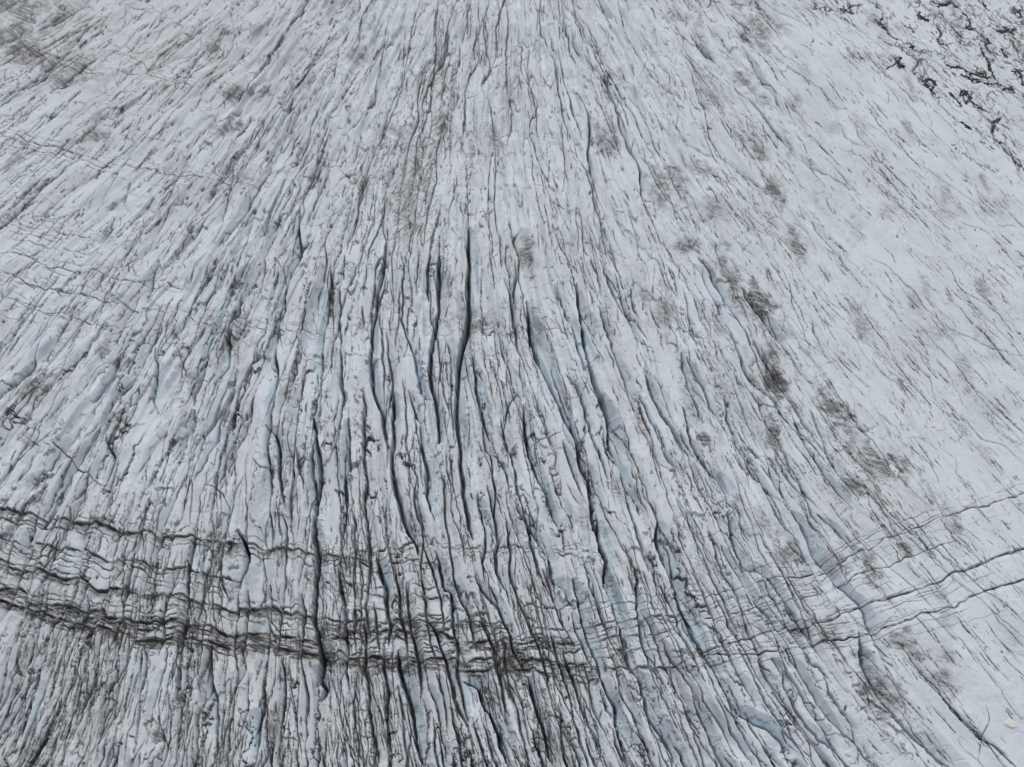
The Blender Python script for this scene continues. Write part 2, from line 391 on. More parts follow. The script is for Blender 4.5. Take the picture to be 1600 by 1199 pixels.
 ('S', 6, 0, "-10,450 20,600 60,700 100,800", None),
 ('S', 6, 0, "5,700 20,800 50,900 90,970 130,1030 180,1080 205,1199", "crevasse along the edge of the turquoise basin stained by a dark patch"),
 ('M', 6, 0, "20,20 80,80 120,160 160,230 190,310 230,390 270,480 300,560 340,610 400,660 450,730 500,790 560,870 600,930 650,1010 700,1080 760,1150 800,1199", None),
 ('X', 6, 0, "278,150 300,210 340,260 380,310 430,380 470,440 492,468", "isolated curved crevasse filled with brown dirt on the smooth right slope"),
 ('M', 6, 0, "150,400 160,490 200,540 240,600 270,690 300,760 340,840 380,900 400,1000 420,1060 460,1120 500,1199", None),
 ('M', 6, 0, "200,650 220,780 250,880 290,960 330,1030 380,1090 440,1160", "crevasse with a vivid blue stripe along its floor, right of the middle"),
 ('W', 6, 0, "360,540 400,630 440,700 500,790", None), ('M', 6, 0, "470,910 520,1010 560,1100 600,1199", None),
 ('M', 6, 0, "520,780 560,840 590,920", None), ('M', 6, 0, "600,720 650,850 690,960 740,1030 800,1100 850,1199", None),
 ('W', 6, 0, "0,150 40,330 80,430", None),
 ('F', 6, 0, "850,0 960,50 1050,130 1100,180 1150,260 1250,340 1340,380 1450,440 1620,480", None),
 ('F', 6, 0, "1210,10 1270,90 1300,150 1370,200 1450,250 1500,310 1598,410", None),
 ('F', 6, 0, "1160,390 1220,460 1300,540 1350,610 1420,690 1500,770 1550,820 1598,880", None),
 ('F', 6, 0, "1300,740 1400,850 1500,890 1598,970", None), ('F', 6, 0, "590,270 640,400 680,480 740,540", None),
 ('F', 6, 0, "460,60 500,140 520,230 560,330 590,430", None), ('F', 6, 0, "880,480 960,570 1030,620 1070,700", None),
 ('F', 6, 0, "1050,460 1110,530 1160,580 1170,650", None),('F', 6, 0, "700,720 860,840 960,960 1020,1040 1180,1199", None),
 # top right
 ('W', 3, 0, "0,290 60,420 100,530 130,640 180,720 240,780 300,830 360,900 420,980", None),
 ('W', 3, 0, "160,0 250,90 320,180 400,250 480,310 560,370 640,420 720,490 840,560", None),
 ('F', 3, 0, "840,560 940,630 1040,720 1120,780 1200,830 1290,890 1380,960 1480,1030", None),
 ('M', 3, 0, "30,170 100,260 180,340 260,450 350,520 400,590 470,680 550,750 640,810 740,860 800,900", None),
 ('M', 3, 0, "350,350 380,400 420,450 460,530 520,570", None),
 ('W', 3, 0, "340,0 460,60 540,100 620,150", None), ('W', 3, 0, "600,0 700,40 800,60", None),
 ('F', 3, 0, "880,0 940,80 960,150 1000,190 1100,230 1200,270 1300,310 1400,350 1500,400 1598,440", None),
 ('F', 3, 0, "1100,0 1200,60 1300,130 1420,190", None),
 ('F', 3, 0, "1060,330 1150,400 1180,450 1240,510 1300,570 1400,610 1480,660 1540,730 1598,850", None),
 ('F', 3, 0, "1340,460 1420,510 1500,550 1598,600", None), ('F', 3, 0, "740,600 780,660 860,700", None),
 ('F', 3, 0, "880,720 900,780 980,850 1060,920 1120,960", None), ('F', 3, 0, "1140,880 1200,960 1290,1030 1420,1080 1500,1150", None),
 # top middle
 ('W', 2, 0, "450,-20 440,200 430,350 420,480 390,600 360,680 335,900", None),
 ('W', 2, 0, "640,150 640,280 590,400 580,540 570,700 545,720", None), ('W', 2, 0, "775,-20 778,130 770,280 780,430 800,540 780,700", None),
 ('W', 2, 0, "860,280 890,420 920,500 880,620 905,700 960,880 1000,970 1020,1050", None), ('W', 2, 0, "1010,310 1020,480 1060,600 1070,680", None),
 ('M', 2, 0, "1130,230 1200,340 1250,420 1300,580 1340,700 1400,800 1420,950 1500,1120", None), ('M', 2, 0, "1080,420 1130,500 1160,600 1160,720 1190,900 1230,1000", None),
 ('M', 2, 0, "970,30 1080,200 1200,340 1260,420", None), ('W', 2, 0, "720,700 725,850 720,1000 730,1100 760,1199", None), ('W', 2, 0, "580,760 590,900 600,1050 600,1199", None),
 ('W', 2, 0, "170,820 130,860 90,970 50,1100 20,1199", None), ('W', 2, 0, "210,900 200,1050 220,1199", None),('W', 2, 0, "660,980 690,1080 700,1180", None),
 # top left
 ('M', 1, 0, "460,60 350,200 250,300 130,400 0,490", None), ('W', 1, 0, "1190,0 1150,60 1040,180 960,240 900,330 850,420 770,520", None),
 ('M', 1, 0, "880,750 830,850 790,930 740,980", None), ('M', 1, 0, "1100,770 1080,850 1060,950 1040,1050 1000,1150", None),
 ('M', 1, 0, "620,860 580,960 520,1060 450,1199", None), ('S', 1, -1, "1360,790 1320,880 1285,960 1240,1080 1195,1199", None),
 ('W', 1, 0, "1420,1010 1390,1100 1360,1199", None), ('W', 1, 0, "1590,200 1560,400 1480,560 1430,700 1380,760", None),
 ('W', 1, 0, "330,0 250,70 100,190 0,250", None), ('W', 1, 0, "720,600 600,780 480,880 330,1030", None), ('W', 1, 0, "430,640 300,720 180,800 60,850", None),
]
THIN = {1: """W 600,0 520,80 430,180 350,240 250,310 140,390 0,500;W 1190,0 1100,90 1010,200 930,270 880,350 800,460 700,540 600,660;F 1040,0 960,60 900,100 840,160 720,230 650,310 560,420 430,500 300,600 200,680 80,740 -40,820
F 700,110 600,200 470,300 380,400 270,480 200,560 80,650 -40,730;F 1290,60 1200,210 1110,290 1020,380 960,440;W 1280,350 1200,440 1130,520 1000,600 940,700 900,760;W 1410,420 1350,540 1300,640 1240,700 1180,800;W 1530,280 1460,420 1420,500 1380,600 1330,700 1200,770
W 1590,420 1500,560 1450,660 1400,750 1360,790;F 1560,560 1500,700 1460,850 1400,940 1330,1050;F 600,440 480,540 350,640 250,700 180,740 20,840;W 760,540 680,650 600,740 560,830 500,910 430,1000 320,1050;F 440,930 330,1010 250,1100 180,1180;F 440,20 330,90 250,160 130,230 -30,330
M 380,170 300,250 230,350 140,410;F 850,0 760,70 700,140 640,200;F 880,20 780,130 690,230 600,300 520,400;F 1160,230 1060,330 980,430 920,520 840,600 780,700;F 300,760 200,850 90,960 0,1050""",
4: """F 300,0 240,80 170,180 90,290 20,370 -40,440;W 440,30 400,110 330,190 270,260 200,350 150,430 90,520 10,610;W 560,0 500,90 420,180 380,260 300,330 240,440 190,530 160,600 130,640;W 640,100 590,180 540,250 500,330 450,400 380,480 340,560 290,640 250,700 180,800 120,900 80,980
W 680,340 640,400 590,440 560,500 540,570 500,650 450,720 420,780 390,880 350,940;W 830,420 850,500 860,560 840,620 800,690 770,750;F 900,460 870,540 830,620 800,720 790,760;M 1080,20 1000,100 960,150 930,230 910,280;F 1000,0 960,80 920,170;W 1480,100 1450,200 1420,280 1390,370 1360,460 1340,520 1310,620 1290,680
S 1250,400 1220,460 1180,520 1150,600 1140,650 1100,760 1080,820 1000,900 960,990 930,1080;M 1200,640 1170,740 1120,820 1080,930 1050,1020 1040,1100;M 820,760 770,850 700,950 650,1040 600,1140;M 700,540 660,640 640,740 600,830 570,930 560,1020 530,1120;S 1480,880 1470,1000 1480,1100 1470,1199
M 1450,860 1430,950 1400,1040;W 960,840 900,950 880,1040 840,1150;F 150,0 90,90 30,170 -40,250;W 740,880 700,1000 690,1100 660,1199;W 300,900 250,990 200,1080 180,1180;W 120,1000 80,1080 60,1180;W 1180,300 1130,420 1090,520""",
2: """F 200,230 160,300 100,400 30,470 -20,530;W 230,60 210,150 190,260 170,400 150,500 60,600 0,650;F 300,130 290,250 290,380 240,500 210,600 180,690;F 380,0 350,100 320,230 300,330 280,430 250,510 210,620 160,720 130,820 100,900 80,1000 40,1100;W 500,120 490,250 440,360 390,470 380,560
W 560,200 540,320 500,400;F 640,0 650,120 640,200;W 690,20 670,120 680,250 700,330 660,420 700,500 720,640 720,690;F 740,0 740,150 730,280;F 850,170 850,320 870,400 890,560;W 930,0 930,130 960,200 1000,290 1010,420 1050,600;W 1100,60 1180,170 1230,300 1290,420 1380,600 1440,700 1500,820
W 1190,0 1300,130 1380,260 1470,380 1550,440 1598,480;W 1030,0 1120,120 1160,200 1250,310 1330,430 1400,540 1450,660 1530,800 1598,950;W 480,600 450,720 440,880 410,1000 390,1199;F 540,840 520,950 500,1100;W 1440,980 1480,1080 1520,1199;F 1340,980 1380,1100 1400,1199;F 1100,950 1110,1100 1110,1199;W 700,720 690,900 680,1040""",
7: """M 250,300 215,480 170,640 110,760;W 330,480 300,560 260,640 180,760 100,840 40,960 0,1010;M 470,540 420,680 400,760 380,860 330,1000 290,1150;W 570,620 550,740 520,800 500,900;M 680,650 660,760 650,820;W 790,640 780,740 760,820;M 130,800 90,900 40,1000 0,1100;M 260,720 200,860 130,1010 60,1180
W 960,640 940,760 890,900 870,1050 840,1199;S 1000,620 990,760 1010,900 1020,1060 1010,1199;M 1070,620 1060,780 1050,940 1050,1100 1040,1199;S 1340,700 1340,860 1320,1000 1310,1180;W 1400,700 1410,860 1400,1000 1420,1180;M 560,880 500,1000 450,1199;W 700,780 670,960 640,1199;W 740,900 760,1000 800,1120
M 200,0 150,150 100,300;W 320,20 270,170 230,260;W 700,60 640,200 620,260;W 800,250 740,380 700,480 660,510;W 860,330 800,400 770,500""",
8: """M 80,760 60,900 80,1050 100,1199;S 110,500 120,700 130,860 150,1030 180,1199;S 200,660 215,850 220,1030 240,1199;M 400,800 460,960 480,1100 500,1199;M 450,760 490,900 500,1060;M 640,760 690,900 720,1050;S 310,330 320,500 350,640 370,760 380,880;W 600,380 590,500 600,640;W 940,540 950,680 955,800
W 850,350 930,420 1000,540 1050,640 1100,760;M 120,130 130,300 120,460 140,620;W 80,180 95,330 100,500;W 1120,200 1180,330 1190,480;M 1130,880 1150,980 1200,1090 1230,1199;W 800,180 795,340 800,440;W 900,190 915,300 900,350"""}
for reg_, block in THIN.items():
    for q_ in block.replace("\n", ";").split(";"):
        CREV.append((q_[0], reg_, 0, q_[2:], None))
named = []
for n_, (c, reg, side, txt, lab) in enumerate(CREV):
    w1, d1, w2, d2, wd = CLS[c]
    p = pts(reg, txt)
    mx, my = p[:, 0].mean(), p[:, 1].mean()
    sd = side if side else (1 if mx > 560 else -1)
    k = float(AMP(mx, my))
    w2 = w2 * (0.6 + 0.5 * k); d2 = d2 * (0.5 + 0.6 * k)
    ident = 0
    if lab:
        named.append(lab); ident = len(named)
    cut(p, w1, d1, w2, d2, sd, ident, wd=w1 * 0.75, dz=.95, bl=(1.0 if c in 'XSM' else .4) * (.45 if my < 380 else 1), seed=n_ + 1, dslope=0.0)
print("crevasses", round(time.time() - T0, 1))

# ------------------------------------------------------------------ foliation bands: cross ledges that jog at every fin, dirt caught under each
BANDS = [  # weight, region, points (photo px)
 (1.0, 0, "0,800 25,803 50,808 80,812 110,817 150,820 187,830 207,838 235,842 260,845 290,842 310,843 333,850 350,851 377,848 400,853 425,858 443,857 470,864 493,868 520,868 533,871 566,862 600,859"),
 (.6, 0, "533,862 600,858 640,854 683,853 710,858 760,858 833,858 873,858 910,857"),
 (.7, 0, "0,812 40,822 90,825 130,834 170,842"),
 (.8, 0, "0,840 33,850 73,852 93,860 133,863 160,873 180,880 205,884 240,888 262,893 290,893 315,900 345,905 380,900"),
 (.5, 0, "0,855 40,864 75,870 100,876 130,884 165,888"),
 (1.3, 0, "0,877 20,890 67,893 93,903 130,907 150,922 175,926 200,929 217,935 253,933 293,935 313,947 333,947 352,952 367,953 390,949 410,943 420,942 440,956 457,963 478,966 500,967"),
 (1.4, 0, "0,920 33,920 53,947 75,949 100,947 133,957 160,953 173,967 195,972 217,973 253,972 287,970 300,980 315,983 333,983 360,993 390,988 417,983 430,997 460,1000 480,1004 500,1007"),
 (1.3, 0, "0,936 30,943 50,953 87,967 123,977 145,981 167,983 187,993 207,987 213,1002 235,1004 253,1003 287,997 305,1003 333,1007 350,1012 370,1015 395,1006 417,997 430,1017 465,1024 500,1027 515,1024 533,1030"),
 (.9, 0, "90,955 130,968 170,976 200,982 230,984 260,985 290,984 320,990 350,1003 390,999 415,992"),
 (.8, 0, "205,993 230,997 260,995 290,990"),
 (.7, 0, "533,877 583,880 633,877 660,880 700,878"),
 (.7, 0, "480,900 510,906 540,925 576,927 600,931 616,934 640,933 666,937 700,934 730,940"),
 (.6, 0, "543,952 570,953 600,951 620,960 660,966 700,962 735,968 760,966"),
 (1.1, 0, "500,963 540,972 566,973 606,973 620,968 640,973 663,973 683,977 700,975 713,973 730,970 746,973 776,980 800,978"),
 (1.0, 0, "500,982 520,988 543,990 576,994 600,988 620,988 640,990 680,990 693,991 706,1000 733,1003 760,1004 780,1003 788,999 816,1008 840,1006 866,1003 895,1005 916,1000"),
 (.7, 0, "630,1013 660,1012 700,1018 740,1014 770,1017 800,1014 850,1019 900,1017 930,1018"),
 (1.3, 0, "500,1024 520,1030 543,1030 560,1033 580,1033 606,1029 633,1030 650,1034 680,1032 713,1030 720,1034 750,1032 780,1033 796,1028 810,1030 840,1034 866,1037 900,1040 918,1043 933,1047"),
 (1.1, 0, "546,1037 560,1043 576,1047 603,1040 640,1040 680,1042 720,1040 735,1046 753,1050 780,1047 806,1046 833,1047 850,1053 866,1057 900,1059 933,1058"),
 (.8, 0, "890,978 920,975 960,972 1000,968 1030,962 1066,960 1100,955"),
 (.9, 0, "910,1000 933,1000 980,994 1020,990 1066,983"),
 (.8, 0, "930,1018 980,1017 1020,1016 1066,1020 1100,1015"),
 (.7, 0, "940,1046 990,1046 1040,1043 1070,1042 1110,1040 1146,1034"),
 (.5, 0, "800,948 850,950 900,946 940,940 990,942 1040,938 1100,930"),
 (.6, 0, "1000,965 1040,967 1090,952 1130,945"),
 (.4, 0, "780,1000 830,990 880,984 930,984"),
]
def sco_at(p):
    i = np.clip(((p[:, 0] - PX0) / STEP).astype(int), 0, NX - 1); j = np.clip(((p[:, 1] - PY0) / STEP).astype(int), 0, NY - 1)
    return SCO[j, i]
def scallop(p, k=1.0):
    """ledges bulge towards the viewer on every fin and step back at the clefts, all layers alike"""
    p = resample(p, 4)
    s_ = sco_at(p)
    d = (np.minimum(np.abs(noise(s_ / 20, 3.3 + 0 * s_, 181)) * 2.6, 1) - .6) * 6.0 + (np.minimum(np.abs(noise(s_ / 8, 1.3 + 0 * s_, 182)) * 2.6, 1) - .6) * 2.6
    return p + np.stack([0 * d, d * k], 1)
def bandcut(k, p, i):
    cut(p, .9 + .4 * k, 3.2 * k, 11 * k, 5.2 * k, -1, 0, wd=.8 + .9 * k, dz=.74, jit=1.5, dslope=.5 * min(k, 1.1), seed=200 + i, step=2.5, brk=.38)
for i, (k, reg, txt) in enumerate(BANDS):
    if k > 1: k = 1 + (k - 1) * .4
    if i > 17: k *= 1.35
    bandcut(k, scallop(edge_ext(pts(reg, txt)), .5 if k > .9 else 1), i)
# minor layers between the traced ones, following the nearest traced ledge
LAY = [(0, 9, .5), (0, 17, .4), (0, -9, .3), (3, 8, .5), (3, 16, .5), (3, 24, .35), (5, 10, .6), (5, 19, .5), (5, -9, .5), (6, 8, .7), (6, -9, .5), (6, -17, .4), (7, -9, .7), (7, -16, .5), (7, 9, .4),
       (1, 8, .4), (10, 9, .4), (10, 18, .35), (11, -12, .4), (11, 10, .45), (11, 20, .4), (13, 8, .6), (13, 15, .5), (13, -9, .5), (14, 7, .6), (14, 13, .5), (14, -6, .5), (16, -8, .7), (16, -15, .5), (17, -6, .6), (17, 8, .35),
       (20, 6, .45), (19, 8, .45), (19, -8, .4), (18, 10, .4), (22, -9, .3), (22, 10, .35)]
for i, (src, off, k) in enumerate(LAY):
    p = resample(edge_ext(pts(0, BANDS[src][2])), 14)
    p = p + np.array([0, off]) + np.stack([rs.randn(len(p)) * 1, rs.randn(len(p)) * 1.0], 1)
    j = 0
    while j < len(p) - 3:
        m = rs.randint(4, 14)
        if rs.rand() < .85:
            bandcut(k * rs.uniform(.6, 1.3), scallop(p[j:j + m + 1] + [0, rs.randn() * 1.5]), 300 + i * 20 + j)
        j += m
bandz = np.zeros((NY, NX), np.float32)
for i, wgt in ((0, .4), (3, .35), (5, .6), (6, .75), (7, .9), (8, .6), (13, .55), (14, .7), (16, .75), (17, .6), (11, .3), (10, .3)):
    p = edge_ext(pts(0, BANDS[i][2]))
    yb = np.interp(inner_px, p[:, 0], p[:, 1], left=-999, right=-999)
    d = (GY - yb[None, :] - 4) / 9.0
    np.maximum(bandz, wgt * np.exp(-d * d).astype(np.float32), out=bandz)
# ------------------------------------------------------------------ straight thin cross cracks
CROSS = [
 (1.0, 0, "1066,937 1110,930 1143,925 1176,913 1206,907 1245,900 1280,897 1300,887 1343,863 1400,835 1470,812 1540,790 1620,762"),
 (1.1, 0, "1020,990 1066,978 1133,963 1176,953 1210,945 1240,937 1280,928 1300,917 1320,910 1350,897 1400,880 1430,868 1500,845"),
 (1.9, 0, "1060,1022 1110,1013 1166,1000 1200,990 1266,980 1300,970 1320,960 1350,950 1383,940 1416,927 1466,910 1483,900 1516,888 1566,870 1640,845"),
 (1.7, 0, "1000,1046 1066,1036 1110,1024 1146,1023 1200,1018 1253,1012 1286,1003 1343,995 1393,977 1433,963 1476,952 1533,928 1566,917 1640,888"),
 (.5, 0, "1390,1000 1440,990 1500,976 1600,950"), (.5, 0, "1060,850 1130,832 1180,825 1230,822"),
 (.7, 0, "1140,940 1180,935 1210,928 1250,915 1300,905"), (.9, 0, "1170,975 1220,973 1260,972 1290,965 1340,950 1390,930"),
 (.6, 0, "1400,845 1450,824 1500,800 1560,770 1620,745"), (.5, 0, "1290,905 1330,885 1400,862 1460,845"), (.4, 0, "1350,868 1420,842 1500,822 1600,798"),
 (.7, 0, "1280,872 1340,850 1400,838"), (.4, 0, "1300,1060 1340,1050 1390,1040"),
 (1.0, 4, "-30,-20 110,0 240,45 330,70 440,80 560,110 720,140 800,150 880,160 920,175"),
 (1.1, 4, "-30,80 130,120 200,140 290,160 360,185 450,205 550,230 650,260 760,270 820,275"),
 (.8, 4, "-30,195 60,210 130,230 260,270 380,300 500,340 600,345"),
 (.9, 4, "860,290 950,300 1000,315 1100,310 1200,330 1320,340 1430,345 1500,350 1600,340"),
 (.7, 4, "540,390 640,405 720,410 850,420 930,460"), (.7, 4, "1380,500 1470,490 1540,510 1600,490"),
 (.5, 4, "680,230 760,235 860,250 1000,260"), (.6, 4, "1060,230 1140,240 1200,245"), (.5, 4, "880,200 960,240 1060,245"),
 (.6, 4, "-30,270 60,285 140,300 240,330"), (.5, 4, "400,30 470,45 560,60 640,90"),(.9, 4, "1310,765 1350,775 1430,785"),
 (.8, 1, "-20,175 70,200 170,250 250,290 330,290 420,335 500,345 600,360 700,370 830,400 900,420 1000,430"),
 (.7, 1, "170,260 310,320 400,350 580,380"), (.7, 1, "430,245 560,265 600,265 650,310 720,350 860,380 960,380 1060,410 1120,440"),
 (.9, 1, "-20,605 100,640 130,660 250,690 330,720 460,750 560,770 640,790 700,800 800,820 850,830 1000,850 1100,860 1280,885"),
 (.8, 1, "-20,655 120,690 240,720 340,745 450,775 600,800"), (.7, 1, "-20,1025 100,1050 200,1070 300,1085 400,1105 500,1120"), (.6, 1, "-20,1070 100,1090 200,1110 330,1140"),
 (.7, 1, "-20,1110 180,1140 390,1185 520,1199"), (.5, 1, "500,480 620,500 700,500"), (.5, 1, "180,670 260,690 420,740"),
 (.6, 5, "-20,85 280,80 380,95"), (.8, 5, "-20,345 100,355 210,355 300,370 400,360 500,385 600,370 720,340 870,345 980,350 1050,345 1280,320 1340,310"),
 (.7, 5, "-20,495 100,495 250,505 330,495 420,500 520,500 600,470 680,480 770,465 880,460 910,455"),
 (.8, 5, "290,200 400,170 500,140 590,90"), (.8, 5, "590,310 680,280 740,255 850,240"), (.5, 5, "600,130 660,125 770,120"),
 (1.4, 5, "870,885 980,845 1052,815"), (1.2, 5, "1020,690 1100,660 1140,620 1160,570"), (.6, 5, "920,165 1040,130 1110,95"), (.5, 5, "1370,205 1480,170"),
 (1.0, 5, "1245,1095 1290,1085"), (.5, 5, "1170,220 1230,200"), (.5, 5, "850,370 980,480 1100,560"), (.8, 5, "460,1050 520,1060 440,1090"),
 (.8, 8, "400,155 500,165 560,180 640,180"), (.9, 8, "620,175 760,175 900,175 1020,175"), (.9, 8, "1000,165 1070,160 1165,160"),
 (.5, 8, "1040,20 1160,40 1260,50 1420,55"), (.5, 2, "-20,890 100,905 200,905"), (.5, 2, "830,1040 900,1030 1000,1040 1060,1040"), (.5, 2, "400,1110 560,1050 700,980"),
 (.6, 2, "560,790 620,760 700,740"), (.5, 2, "600,170 660,160 760,130"), (.4, 3, "780,910 900,912"), (.4, 3, "460,780 560,780"),
 (.6, 6, "640,520 730,505 790,525"), (.7, 6, "200,900 215,960 190,1020 160,1040"), (.8, 9, "870,950 930,930 900,1000"), (.7, 9, "980,1060 920,1070"),
]
for i, (k, reg, txt) in enumerate(CROSS):
    if reg in (1, 4): k *= 1.3
    if i < 4: k *= 1.3
    cut(pts(reg, txt), .8 * k, 1.1 * k, 3 * k, .8 * k, -1, 0, wd=.75 * k ** .8, dz=.85 * min(1.1, k ** .4), jit=1.9, dslope=.16, seed=500 + i, step=2.5, brk=.35)
for i in range(4):
    for off in (-22, -13, -6, 7, 14):
        p = resample(pts(0, CROSS[i][2]), 14) + [0, off]
        p[:, 1] += np.cumsum(rs.randn(len(p)) * .5)
        a_ = rs.randint(0, len(p) // 3); b_ = rs.randint(len(p) // 2, len(p) - 1)
        cut(p[a_:b_], .5, .7, 2, .5, -1, 0, wd=.6, dz=.75, jit=1.6, seed=620 + i * 7 + off, step=2.5, brk=.6)
for i, (k, reg, txt) in enumerate(CROSS):
    if reg in (1, 4) and len(txt) > 40:
        for off in (-11, -5, 6):
            p = resample(pts(reg, txt), 12) + [0, off + rs.randn()]
            p[:, 1] += np.cumsum(rs.randn(len(p)) * .4)
            cut(p, .5, .7, 2, .5, -1, 0, wd=.6, dz=.7, jit=1.6, seed=660 + i * 3 + off, step=2.5, brk=.9)
print("bands", round(time.time() - T0, 1))

NET = "780,20 790,60 760,50;745,45 800,70;600,5 700,45 780,60;940,80 930,110 950,140 985,185;900,100 940,120;870,0 900,30 940,80 965,120;1100,70 1150,100;1075,110 1100,130;960,325 1000,300 1020,280;1010,300 1040,315;1020,230 1060,270 1100,320 1130,380;1130,380 1160,370 1190,400;1150,400 1180,440;1240,310 1300,320 1360,350 1420,370;1310,350 1400,390 1470,400;1380,340 1440,370;1400,230 1430,280 1445,330 1460,370;1470,400 1540,420;1540,400 1550,440;1440,470 1450,430 1480,450;1305,430 1330,430 1350,460;1350,470 1420,515;1310,450 1330,425;1255,435 1290,465 1310,500;1475,155 1530,150 1560,140;1510,130 1550,170;1520,190 1590,230;1560,30 1590,60 1580,80;1570,50 1620,40;1170,5 1220,20 1250,10;1200,30 1260,20 1290,40;1310,60 1340,90 1350,140;1320,130 1370,140 1430,190;1500,230 1520,270;1310,570 1350,600;1180,440 1240,520 1310,570;1455,570 1490,555 1460,600 1470,650 1500,670;1540,340 1580,350 1620,400;1190,120 1210,160 1200,200 1240,220;1000,190 1060,240 1130,260 1210,260 1260,300;1110,290 1090,330 1110,350;1410,0 1440,50;1345,20 1370,70;1100,0 1140,40 1200,70 1280,110;1420,510 1480,540 1560,580 1640,610;1500,670 1540,730 1600,850;1230,100 1290,150 1340,190 1400,200;1580,90 1620,120;1440,100 1480,150;1260,690 1330,730 1400,770 1500,800;1320,810 1350,850 1370,880;1640,460 1540,430"
for i, q_ in enumerate(NET.split(";")):
    p = resample(pts(3, q_), 5)
    p = p + rs.randn(len(p), 2) * 1.6
    kk_ = 1.0 if p[:, 1].max() < 165 else .6
    cut(p, 1.1 * kk_, 4.5, 3.5, 1.5, -1, 0, wd=1.2 * kk_, dz=1.0, jit=2.2, seed=900 + i, step=2.0, brk=.5)
    for b_ in range(int(len(p) * .5)):
        o_ = p[rs.randint(len(p))]; a_ = rs.rand() * 6.28; l_ = rs.uniform(3, 11) * kk_
        cut(np.array([o_, o_ + [math.cos(a_) * l_, math.sin(a_) * l_ * .6], o_ + [math.cos(a_ + .5) * l_ * 2, math.sin(a_ + .5) * l_]]), .9, 1.5, 2, .5, -1, 0, wd=1.2 * kk_ + .2, dz=.95, jit=.8, seed=i * 31 + b_, step=2.0, brk=.3)

# ------------------------------------------------------------------ secondary crevasses between the traced ones
def wander(x, y, L, wob, field=None, step=3.0):
    P = [(x, y)]
    th = 0.0
    for _ in range(int(L / step)):
        m = float(flow(x, y)) if field is None else field
        th = th * 0.85 + rs.randn() * wob
        dx, dy = m + th, 1.0
        q = math.hypot(dx, dy)
        x += dx / q * step; y += dy / q * step
        P.append((x, y))
    return np.array(P)
def CLEAN(x, y):
    i = np.clip(((np.asarray(x) - PX0) / STEP).astype(int), 0, NX - 1); j = np.clip(((np.asarray(y) - PY0) / STEP).astype(int), 0, NY - 1)
    s_ = SCO[j, i]
    return np.clip(.5 + 1.1 * noise(s_ / 20, WY[j, i] / 14, 190) + .5 * noise(s_ / 8, WY[j, i] / 7, 191), .12, 1.3)
n2 = 0
while n2 < 700:
    x, y = rs.uniform(PX0, PX1), rs.uniform(PY0, PY1)
    if rs.rand() > float(AMP(x, y)) * float(DEN(x, y)) * 0.9:
        continue
    if CLEAN(x, y) < rs.rand() * .8: continue
    n2 += 1
    L = rs.uniform(30, 120) + rs.exponential(70)
    p = wander(x, y, L, .09)
    k = float(AMP(x, y))
    s = rs.uniform(.35, 1.0) ** 1.3
    cut(p[::2], .6 + 1.0 * s * k, 1.2 + 5 * s * k, 3 + 9 * s * k, 1 + 4.5 * s * k, 1 if x > 560 else -1, 0, wd=.6 + .8 * s, dz=.85, jit=.9, bl=.35 * s, seed=700 + n2, step=4.0)
n3 = 0; tries = 0
while n3 < 150 and tries < 4000:
    tries += 1
    x, y = rs.uniform(60, 1230), (rs.uniform(400, 1200) if n3 < 80 else rs.uniform(880, 1200))
    p = wander(x, y, rs.uniform(90, 300), .06)
    i_, j_ = (p[:, 0] - PX0).astype(int), (p[:, 1] - PY0).astype(int)
    ok = (i_ > 12) & (i_ < NX - 12) & (j_ >= 0) & (j_ < NY)
    if ok.sum() < 10: continue
    near = np.maximum.reduce([carve[j_[ok], i_[ok] + o_] for o_ in (-8, -4, 0, 4, 8)])
    if (near / SC[j_[ok], i_[ok]] > 6).mean() > .3 or rs.rand() > float(AMP(x, y)): continue
    n3 += 1
    s = rs.uniform(.5, 1.0)
    cut(p[::2], 1.5 + .9 * s, 8 + 9 * s, 8 + 7 * s, 5 + 5 * s, 1 if x > 560 else -1, 0, wd=1.1 + .7 * s, dz=.92, jit=1.2, bl=.5 * s, seed=5000 + n3, step=4.0)
print("secondary", round(time.time() - T0, 1))

